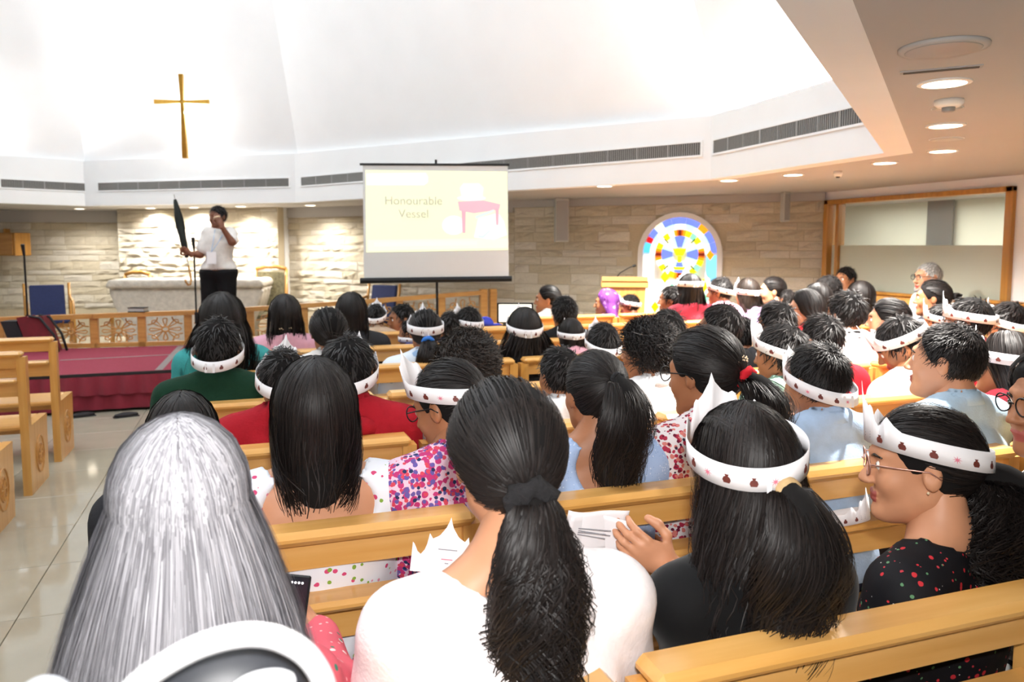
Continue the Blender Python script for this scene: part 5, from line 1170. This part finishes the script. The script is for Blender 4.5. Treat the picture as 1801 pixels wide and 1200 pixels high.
person('child with dark hair low beside the profile girl', 1553, 556, 38, 'E', 'short', 'cloth_navy', hy=10, lod='lo', skin='mid', hk=S(t=.014))
# ================= sixth row
person('girl with sleek long hair held by a silver clip', 501, 556, 56, 'F', 'long', 'cloth_pink', hy=2, lod='mid', skin='mid', hk=S(t=.018, L=.24, width=1.25, wave=.01), extra=clips([(-.03, -.1, -.07, 'clip_gold', .012), (.02, -.1, -.068, 'clip_gold', .012)]))
person('tall girl with long straight hair beside the aisle group', 618, 552, 60, 'F', 'long', 'cloth_charcoal', hy=-6, lod='mid', skin='mid', hk=S(t=.016, L=.26, width=1.15, wave=.004))
person('boy in yellow plaid shirt with crown', 823, 570, 46, 'F', 'short', 'cloth_plaid', hy=22, hp=6, lod='mid', skin='mid', hk=S(t=.014), crown=S(front=.04, dz=.0))
person('dark-haired child beside the crowned girl with blue clip', 790, 574, 40, 'F', 'short', 'cloth_navy', hy=0, lod='lo', skin='mid', hk=S(t=.014, nape=-.09))
person('child in yellow and blue top with white face mask', 722, 586, 38, 'F', 'short', 'cloth_royal', by=20, hy=55, lod='lo', skin='mid', hk=S(t=.014, nape=-.09), crown=S(front=.0, dz=-.07, amp=0.0))
person('round dark head in front of the profile girl at the monitor', 992, 552, 50, 'F', 'short', 'cloth_black', hy=0, lod='mid', skin='mid', hk=S(t=.022, nape=-.1))
person('girl with dark hair and pale hair clip left of the bench man', 1512, 524, 48, 'F', 'long', 'cloth_charcoal', hy=5, lod='mid', skin='mid', hk=S(t=.016, L=.2), extra=clips([(.085, -.05, .0, 'clip_gold', .012)]))
# ================= front rows
p31 = {'L': (atc(636, 582, 6.6), atc(664, 586, 6.72), 'lap', (.9, -.2, .1), (0, .9, 0)), 'R': (atc(688, 584, 6.6), atc(662, 584, 6.72), 'lap', (-.9, -.2, .1), (0, .9, 0))}
person('small boy with crown and hands behind his head', 661, 558, 36, 'G', 'short', 'cloth_beige', hy=-15, lod='lo', skin='mid', hk=S(t=.012), crown=S(front=.055, dz=.0), arms=p31)
person('child in pink top turning back towards the crowd', 706, 562, 42, 'G', 'short', 'cloth_pink', by=40, hy=100, lod='lo', skin='mid', face=True, hk=S(t=.014, nape=-.09))
person('girl in profile with ponytail beside the lit monitor', 963, 527, 40, 'H', 'pony', 'cloth_offwhite', by=20, hy=68, lod='mid', skin='mid', face=True, hk=S(t=.012, T=(0, -1, .0), L=.2, spread=.03))
person('child under a purple patterned scarf by the lectern', 1066, 533, 38, 'H', 'long', 'cloth_scarf', by=20, hy=60, lod='lo', skin='mid', face=True, hk=S(t=.02, L=.26, width=1.6, wave=.004), hcol='cloth_scarf', v=7.4)
person('small child in red with a crown before the lectern', 1107, 537, 30, 'H', 'short', 'cloth_brightred', by=25, hy=60, lod='lo', skin='mid', face=True, hk=S(t=.012), crown=S(front=.02), v=7.45)
person('woman in dark red dress before the stained glass window', 1180, 527, 38, 'G', 'short', 'cloth_red_dress', by=20, hy=55, lod='lo', skin='mid', face=True, hk=S(t=.016, nape=-.09), v=6.5)
person('girl with crown and long black hair before the stained glass', 1213, 510, 44, 'G', 'long', 'cloth_red_dress', hy=-5, lod='mid', skin='mid', hk=S(t=.018, L=.28, width=1.35, wave=.01), crown=S(front=.0, dz=.03))
person('boy in pink shirt with crown beside the stained glass', 1266, 513, 38, 'G', 'short', 'cloth_pink', by=10, hy=40, hp=5, lod='mid', skin='mid', face=True, hk=S(t=.012), crown=S(front=.05))
person('girl with crown and long brown hair right of the pink shirt boy', 1314, 517, 40, 'G', 'long', 'cloth_lilac', hy=5, lod='mid', skin='mid', hk=S(t=.016, L=.22, width=1.3), crown=S(front=.01), hcol='hair_brown')
person('girl in profile with dark tied hair by the stone wall', 1358, 512, 40, 'G', 'pony', 'cloth_charcoal', by=15, hy=62, lod='mid', skin='light', face=True, hk=S(t=.012, T=(0, -1, -.2), L=.14, spread=.03))
person('small child peeping out behind the profile girl by the wall', 1384, 526, 26, 'G', 'short', 'cloth_offwhite', hy=0, lod='lo', skin='mid', hk=S(t=.012), v=6.0)
person('person with black hair left of the white-bench man, half hidden', 1456, 512, 46, 'F', 'short', 'cloth_black', hy=5, lod='lo', skin='mid', hk=S(t=.02, nape=-.1), v=5.6)
person('dark-haired woman tucked behind the woman with glasses', 1436, 528, 44, 'F', 'long', 'cloth_maroon', hy=25, lod='lo', skin='mid', hk=S(t=.018, L=.2), v=5.0)
# men on the bench by the glass
b1 = atu(1487, 492, 5.78); person('smiling man with moustache and white shirt on the wall bench', 1487, 491, 33, 'F', 'short', 'cloth_white', by=70, hy=100, lod='mid', skin='mid', face=True, hk=S(t=.013, nape=-.08), v=b1[1], collar='cloth_white', extra=lambda r, M, s: setattr(MB().tube([(-.024, .094, -.056), (0, .102, -.052), (.024, .094, -.056)], [.003, .006, .003], 6).build('moustache', 'iris', r, True), 'matrix_basis', M))
b2 = atu(1632, 488, 5.78); person('white-haired man with glasses and white shirt on the wall bench', 1632, 488, 40, 'F', 'short', 'cloth_white', by=70, hy=78, lod='mid', skin='light', face=True, hk=S(t=.008, nape=-.07, len=.02), hcol='hair_salt', v=b2[1], collar='cloth_white', glasses=True, extra=lambda r, M, s: setattr(MB().tube([(-.034, .07, -.07), (-.024, .088, -.095), (0, .1, -.105), (.024, .088, -.095), (.034, .07, -.07)], [.006, .01, .012, .01, .006], 7).build('beard', 'hair_salt', r, True), 'matrix_basis', M))

# ---- the man on the stage ---------------------------------------------------------
def stage_man():
    d = 8.95; base = atc(383, 600, d); s = 1.0; sc = 1.03
    root = empty('person', (base[0], base[1], ZS), -YAW + math.radians(180 - 28)); tag(root, 'man in white shirt and black trousers on stage holding an umbrella', 'person')
    # local: faces +Y; camera sees him three-quarter from his front, his right hand (local -x... seen left) out with the umbrella
    Z = lambda y: (H - (y - 431) * d / F - ZS)
    hz, zs, zh = Z(478), Z(404), Z(380)
    rt = np.array([math.cos(YAW), -math.sin(YAW), 0]); fw = np.array([math.sin(YAW), math.cos(YAW), 0]); Ri = np.array(Matrix.Rotation(-root.rotation_euler.z, 3, 'Z'))
    def L(px, py, dd=0): q = atc(px, py, d + dd) - np.array([base[0], base[1], ZS]); return Ri @ q
    neck0 = L(388, 402)
    tor = [(L(372, 476), L(398, 476), .115, .115), (L(385, 470), L(387, 425), .13, .145), (L(369, 410, -.06), L(404, 410, .08), .06, .06)]
    nk = [(neck0 + np.array([0, 0, -.03]), L(383, 390), .056, .054)]
    shR, elR, wrR = L(366, 412, -.05), L(352, 448, -.12), L(333, 446, -.2)          # arm with umbrella
    shL, elL, wrL = L(406, 412, .05), L(408, 426, -.12), L(388, 396, -.2)         # hand to forehead
    ra = [(shR, elR, .052, .042), (elR, wrR, .04, .028)]; la = [(shL, elL, .052, .042), (elL, wrL, .04, .028)]
    lg = []
    for px in (370, 398):
        h_ = L(px, 482); k_ = L(px + (-2 if px < 380 else 4), 540); a_ = np.array([L(px + (-3 if px < 380 else 6), 590)[0], L(px, 590)[1], .08]); lg += [(h_, k_, .10, .07), (k_, a_, .065, .045), (a_ + np.array([0, 0, -.03]), a_ + np.array([0, .15, -.045]), .042, .034)]
    ap_ = np.array([q for p in tor + nk + ra + la + lg for q in (p[0], p[1])])
    V, Q = surf(union(tor + nk + ra + la + lg, .035), ap_.min(0) - .17, ap_.max(0) + .17, .018)
    hc = L(383, 381); M = Matrix.Translation(hc) @ Matrix.Rotation(math.radians(8), 4, 'Z') @ Matrix.Rotation(math.radians(-4), 4, 'X') @ Matrix.Scale(1.06, 4); Mn = np.array(M)
    HV, HQ = HEADS['hi']; hd = HV @ Mn[:3, :3].T + Mn[:3, 3]
    upv = L(305, 343, -.15) - L(333, 446, -.2)
    h1 = place_hand('grip', wrR, L(326, 441, -.22) - wrR + np.array([0, 0, .0]), Ri @ (rt * .2 + fw * -.9), False); h2 = place_hand('relaxed', wrL, L(376, 366, -.17) - wrL, hc - wrL, True)
    VV, QQ = joinm([(V, Q), (hd, HQ), h1, h2]); mesh('body', VV, QQ, [SKIN['dark']], root, True)
    cp = tor + [(shR, shR + (elR - shR) * .7, .062, .06), (shL, shL + (elL - shL) * .75, .062, .058)]; cu = union(cp, .035); zb = hz - .02
    CV, CQ = surf(lambda P: np.maximum(np.maximum(cu(P) - .014 + .003 * np.sin(P[:, 2] * 38 + P[:, 0] * 20), zb + .04 - P[:, 2]), .078 - np.linalg.norm(P - (neck0 + np.array([0, 0, .05])), axis=1)), ap_.min(0) - .2, ap_.max(0) + .2, .016, 2); mesh('shirt', CV, CQ, 'cloth_offwhite', root, True)
    lu = union([tor[0]] + [p for i, p in enumerate(lg) if i % 3 < 2], .035); TV, TQ = surf(lambda P: np.maximum(np.maximum(lu(P) - .018, P[:, 2] - (hz + .03)), .05 - P[:, 2]), ap_.min(0) - .2, ap_.max(0) + .2, .018, 2); mesh('trousers', TV, TQ, 'cloth_black', root, True)
    for i in (2, 5): a, b, r1, r2 = lg[i]; SV, SQ = surf(union([(a, b, .05, .042)]), np.minimum(a, b) - .08, np.maximum(a, b) + .08, .015); mesh('shoe', SV, SQ, 'black_metal', root, True)
    bv = MB().lathe([(.1, 0), (.102, .035)], 24); o = bv.build('belt', 'black_edge', root, True, loc=tuple(L(385, 470) + np.array([0, 0, -.02]))); o.scale = (1.42, 1.42, 1)
    hv, hq, ha, hw, tp = hair('short', 'mid', t=.013, nape=-.08); o = mesh('hair', hv, hq, 'hair_black', root, True, ha); o.matrix_basis = M
    # name badge on a ribbon
    bc = L(372, 453, -.19); b = MB().box(-.055, .055, -.002, .002, -.075, .065).build('name_badge', 'paper', root, loc=tuple(bc)); b.rotation_euler = (0, 0, math.radians(180 + 28 + 0) - 0); b.rotation_euler.z = -(root.rotation_euler.z) - YAW
    MB().tube([L(378, 404, -.1), L(375, 425, -.185), bc + np.array([0, 0, .06])], .004, 5).build('lanyard', 'cloth_skyblue', root); MB().tube([L(396, 404, -.06), L(385, 425, -.185), bc + np.array([0, 0, .06])], .004, 5).build('lanyard', 'cloth_skyblue', root)
    wv, wf = torus(.033, .008, 16, 6); w_ = mesh('watch', wv, wf, 'clip_gold', root, True); w_.matrix_basis = Matrix.Translation(L(381, 383, -.2)) @ Vector(L(376, 366, -.17) - wrL).to_track_quat('Y', 'Z').to_matrix().to_4x4()
    # umbrella, held: a thing of its own
    A, B = atc(332, 470, d - .21), atc(306, 342, d - .15); ax = Vector(B - A); Lu = ax.length
    u = empty('umbrella', tuple(A)); u.rotation_mode = 'QUATERNION'; u.rotation_quaternion = ax.to_track_quat('Z', 'Y'); tag(u, 'furled black umbrella with curved wooden crook handle', 'umbrella')
    cp_ = []
    for i in range(18):
        t = i / 17; z = Lu * (.13 + .80 * t); r = .012 + .030 * math.sin(math.pi * (1 - t) ** .8 * .95 + .05); cp_.append((max(.006, r), z))
    cm = MB().lathe(cp_, 16); cm.v = [(x * (1 + .22 * math.sin(8 * math.atan2(y, x) + z * 9)), y * (1 + .22 * math.sin(8 * math.atan2(y, x) + z * 9)), z) for x, y, z in cm.v]; cm.build('canopy', mat('umbrella_cloth', '#141a17', .8, noise=.2), u, True)
    MB().tube([(0, 0, -.02), (0, 0, Lu)], [.007, .004], 8).build('shaft', 'grille_metal', u)
    MB().tube([(0, 0, .02), (0, 0, -.1), (.008, 0, -.16), (.03, 0, -.2), (.065, 0, -.205), (.09, 0, -.17), (.092, 0, -.14)], .011, 8).build('handle', 'frame_wood', u, True)
stage_man()
# ---- papers, phone, spare crowns, camera ---------------------------------------------
p0 = atc(1050, 935, 1.68)
for k, (dx, rz_, ry) in enumerate(((0, 0, 0), (.006, .08, .05))):
    t = empty('paper_sheet', tuple(p0 + np.array([0, .004 * k + .004, -.01 * k]))); tag(t, ('crumpled white sheet held up by the velvet-top girl, front sheet', 'white sheet peeping out behind the front sheet held up')[k], 'paper'); t.rotation_euler = (math.radians(12), rz_ + .12, -YAW + .1)
    v = []; f = []; nx_, nz_ = 12, 8
    for i in range(nx_ + 1):
        for j in range(nz_ + 1):
            x, z = -.07 + .14 * i / nx_, -.052 + .1 * j / nz_; v.append((x, .006 * math.sin(x * 45 + z * 20 + k) + .012 * (x / .07) ** 2 * (-1 if k else 1), z + .006 * math.sin(x * 20)))
    f = [(i * (nz_ + 1) + j, (i + 1) * (nz_ + 1) + j, (i + 1) * (nz_ + 1) + j + 1, i * (nz_ + 1) + j + 1) for i in range(nx_) for j in range(nz_)]
    o = mesh('sheet', v, f, 'paper', t, True); md = o.modifiers.new('thickness', 'SOLIDIFY'); md.thickness = .0005
    MB().box(-.045, .03, -.014, -.013, .01, .012).box(-.045, .02, -.014, -.013, .0, .002).build('print_lines', 'grey_ink', t)
p0 = atc(510, 1058, 1.42); t = empty('phone', tuple(p0), 0); t.rotation_euler = (math.radians(-18), math.radians(3), -YAW - .1); tag(t, 'black smartphone held by the silver-haired woman', 'phone')
MB().box(-.036, .036, -.004, .004, -.075, .05, .003).build('case', 'black_metal', t); MB().box(-.033, .033, -.0052, -.004, -.07, .046).build('display', mat('phone_glass', '#23252b', .1, noise=.05), t)
for x in (-.026, -.006, .001, .008, .015, .022): MB().lathe([(.0022, 0), (.0022, .001)], 8).build('app_icon', mat('icon_white', '#ffffff', .5, emit='#ffffff', estr=1), t, loc=(x, -.0055, .036)).rotation_euler = (math.radians(90), 0, 0)
def lone_crown(px, py, d, label, rot, sc=.95, z=None):
    p = atc(px, py, d); 
    if z is not None: p = atz(px, py, z)
    t = empty('paper_headband', tuple(p)); t.rotation_euler = rot; t.scale = (sc,) * 3; tag(t, label, 'paper crown', 'paper crowns set down'); add_crown(t, Matrix.Identity(4), .08, 'hi')
lone_crown(1487, 921, 2.25, 'paper crown set down on the ledge before the cherry-dress girl', (math.radians(8), 0, math.radians(200)), .8)
def flat_crown(px, py, d, label, rz, rx=80):
    p = atc(px, py, d); t = empty('paper_headband', tuple(p)); t.rotation_euler = (math.radians(rx), math.radians(rz), -YAW); tag(t, label, 'paper crown', 'paper crowns set down')
    xs = np.linspace(-.075, .075, 41); pk = np.interp(np.abs(xs), [0, .006, .02, .034, .042, .046, .056, .064, .07, .075], [.118, .098, .078, .07, .082, .05, .036, .042, .055, .06])
    v = [(x, 0, y) for x, pkx in zip(xs, pk) for y, in ((y_,) for y_ in (-.02, pkx - .02))]; v = []
    for x, q in zip(xs, pk): v += [(x, q - .03, .002 * math.sin(x * 40)), (x, -.03, .002 * math.sin(x * 40))]
    f = [(2 * i, 2 * i + 1, 2 * i + 3, 2 * i + 2) for i in range(40)]; o = mesh('paper_front', v, f, 'paper', t); o.modifiers.new('thickness', 'SOLIDIFY').thickness = .0006
    for k, y in enumerate((.02, .0, -.008)): MB().box(-.02 + .008 * k, .02 - .008 * k, y, y + .002, .003, .0036).build('print_lines', 'rose_ink' if k == 1 else 'grey_ink', t)
flat_crown(786, 985, 1.55, 'paper crown front held up beside the white-top girl', 6)
# camera on a tripod right in front of the photographer
p0 = atc(388, 1162, .56); t = empty('video_camera', (p0[0], p0[1], 0), -YAW + .35); tag(t, 'out of focus dark grey camera with white strap at the bottom edge', 'camera'); zc = p0[2]
mat('camera_grey', '#26282d', .5, noise=.1); mat('camera_white', '#f4f4f6', .4, noise=.02); mat('camera_silver', '#b9bdc4', .5, noise=.05)
def blob(name, f, lo, hi, m, h=.004): V, Q = surf(f, lo, hi, h, 2); return mesh(name, V, Q, m, t, True)
blob('body', lambda P: smin(ell(P, (.0, 0, zc - .03), (.066, .045, .05)), ell(P, (-.05, 0, zc - .045), (.04, .04, .036)), .02), (-.1, -.06, zc - .1), (.08, .06, zc + .04), 'camera_grey')
MB().tube(spline([(-.075, -.01, zc - .02), (-.05, -.03, zc + .012), (-.01, -.04, zc + .035), (.03, -.04, zc + .035), (.062, -.035, zc + .01), (.075, -.03, zc - .03), (.05, -.045, zc - .045), (0, -.055, zc - .05)]), .0085, 12).build('strap', 'camera_white', t, True)
blob('display', lambda P: ell(P, (.03, -.04, zc - .004), (.024, .012, .011)), (-.0, -.06, zc - .02), (.06, -.02, zc + .012), 'camera_white', .003)  # flash glare on the display, put in as a white oval
blob('grip', lambda P: smin(ell(P, (-.12, 0, zc - .035), (.028, .03, .045)), ell(P, (-.09, 0, zc - .06), (.04, .03, .03)), .02), (-.16, -.04, zc - .1), (-.04, .04, zc + .02), 'camera_silver')
MB().tube([(0, 0, zc - .07), (0, 0, .55)], .014, 10).build('column', 'black_metal', t)
for a in (.5, 2.6, 4.7): MB().tube([(0, 0, .6), (.16 * math.cos(a), .16 * math.sin(a), .01)], .011, 8).build('leg', 'black_metal', t)
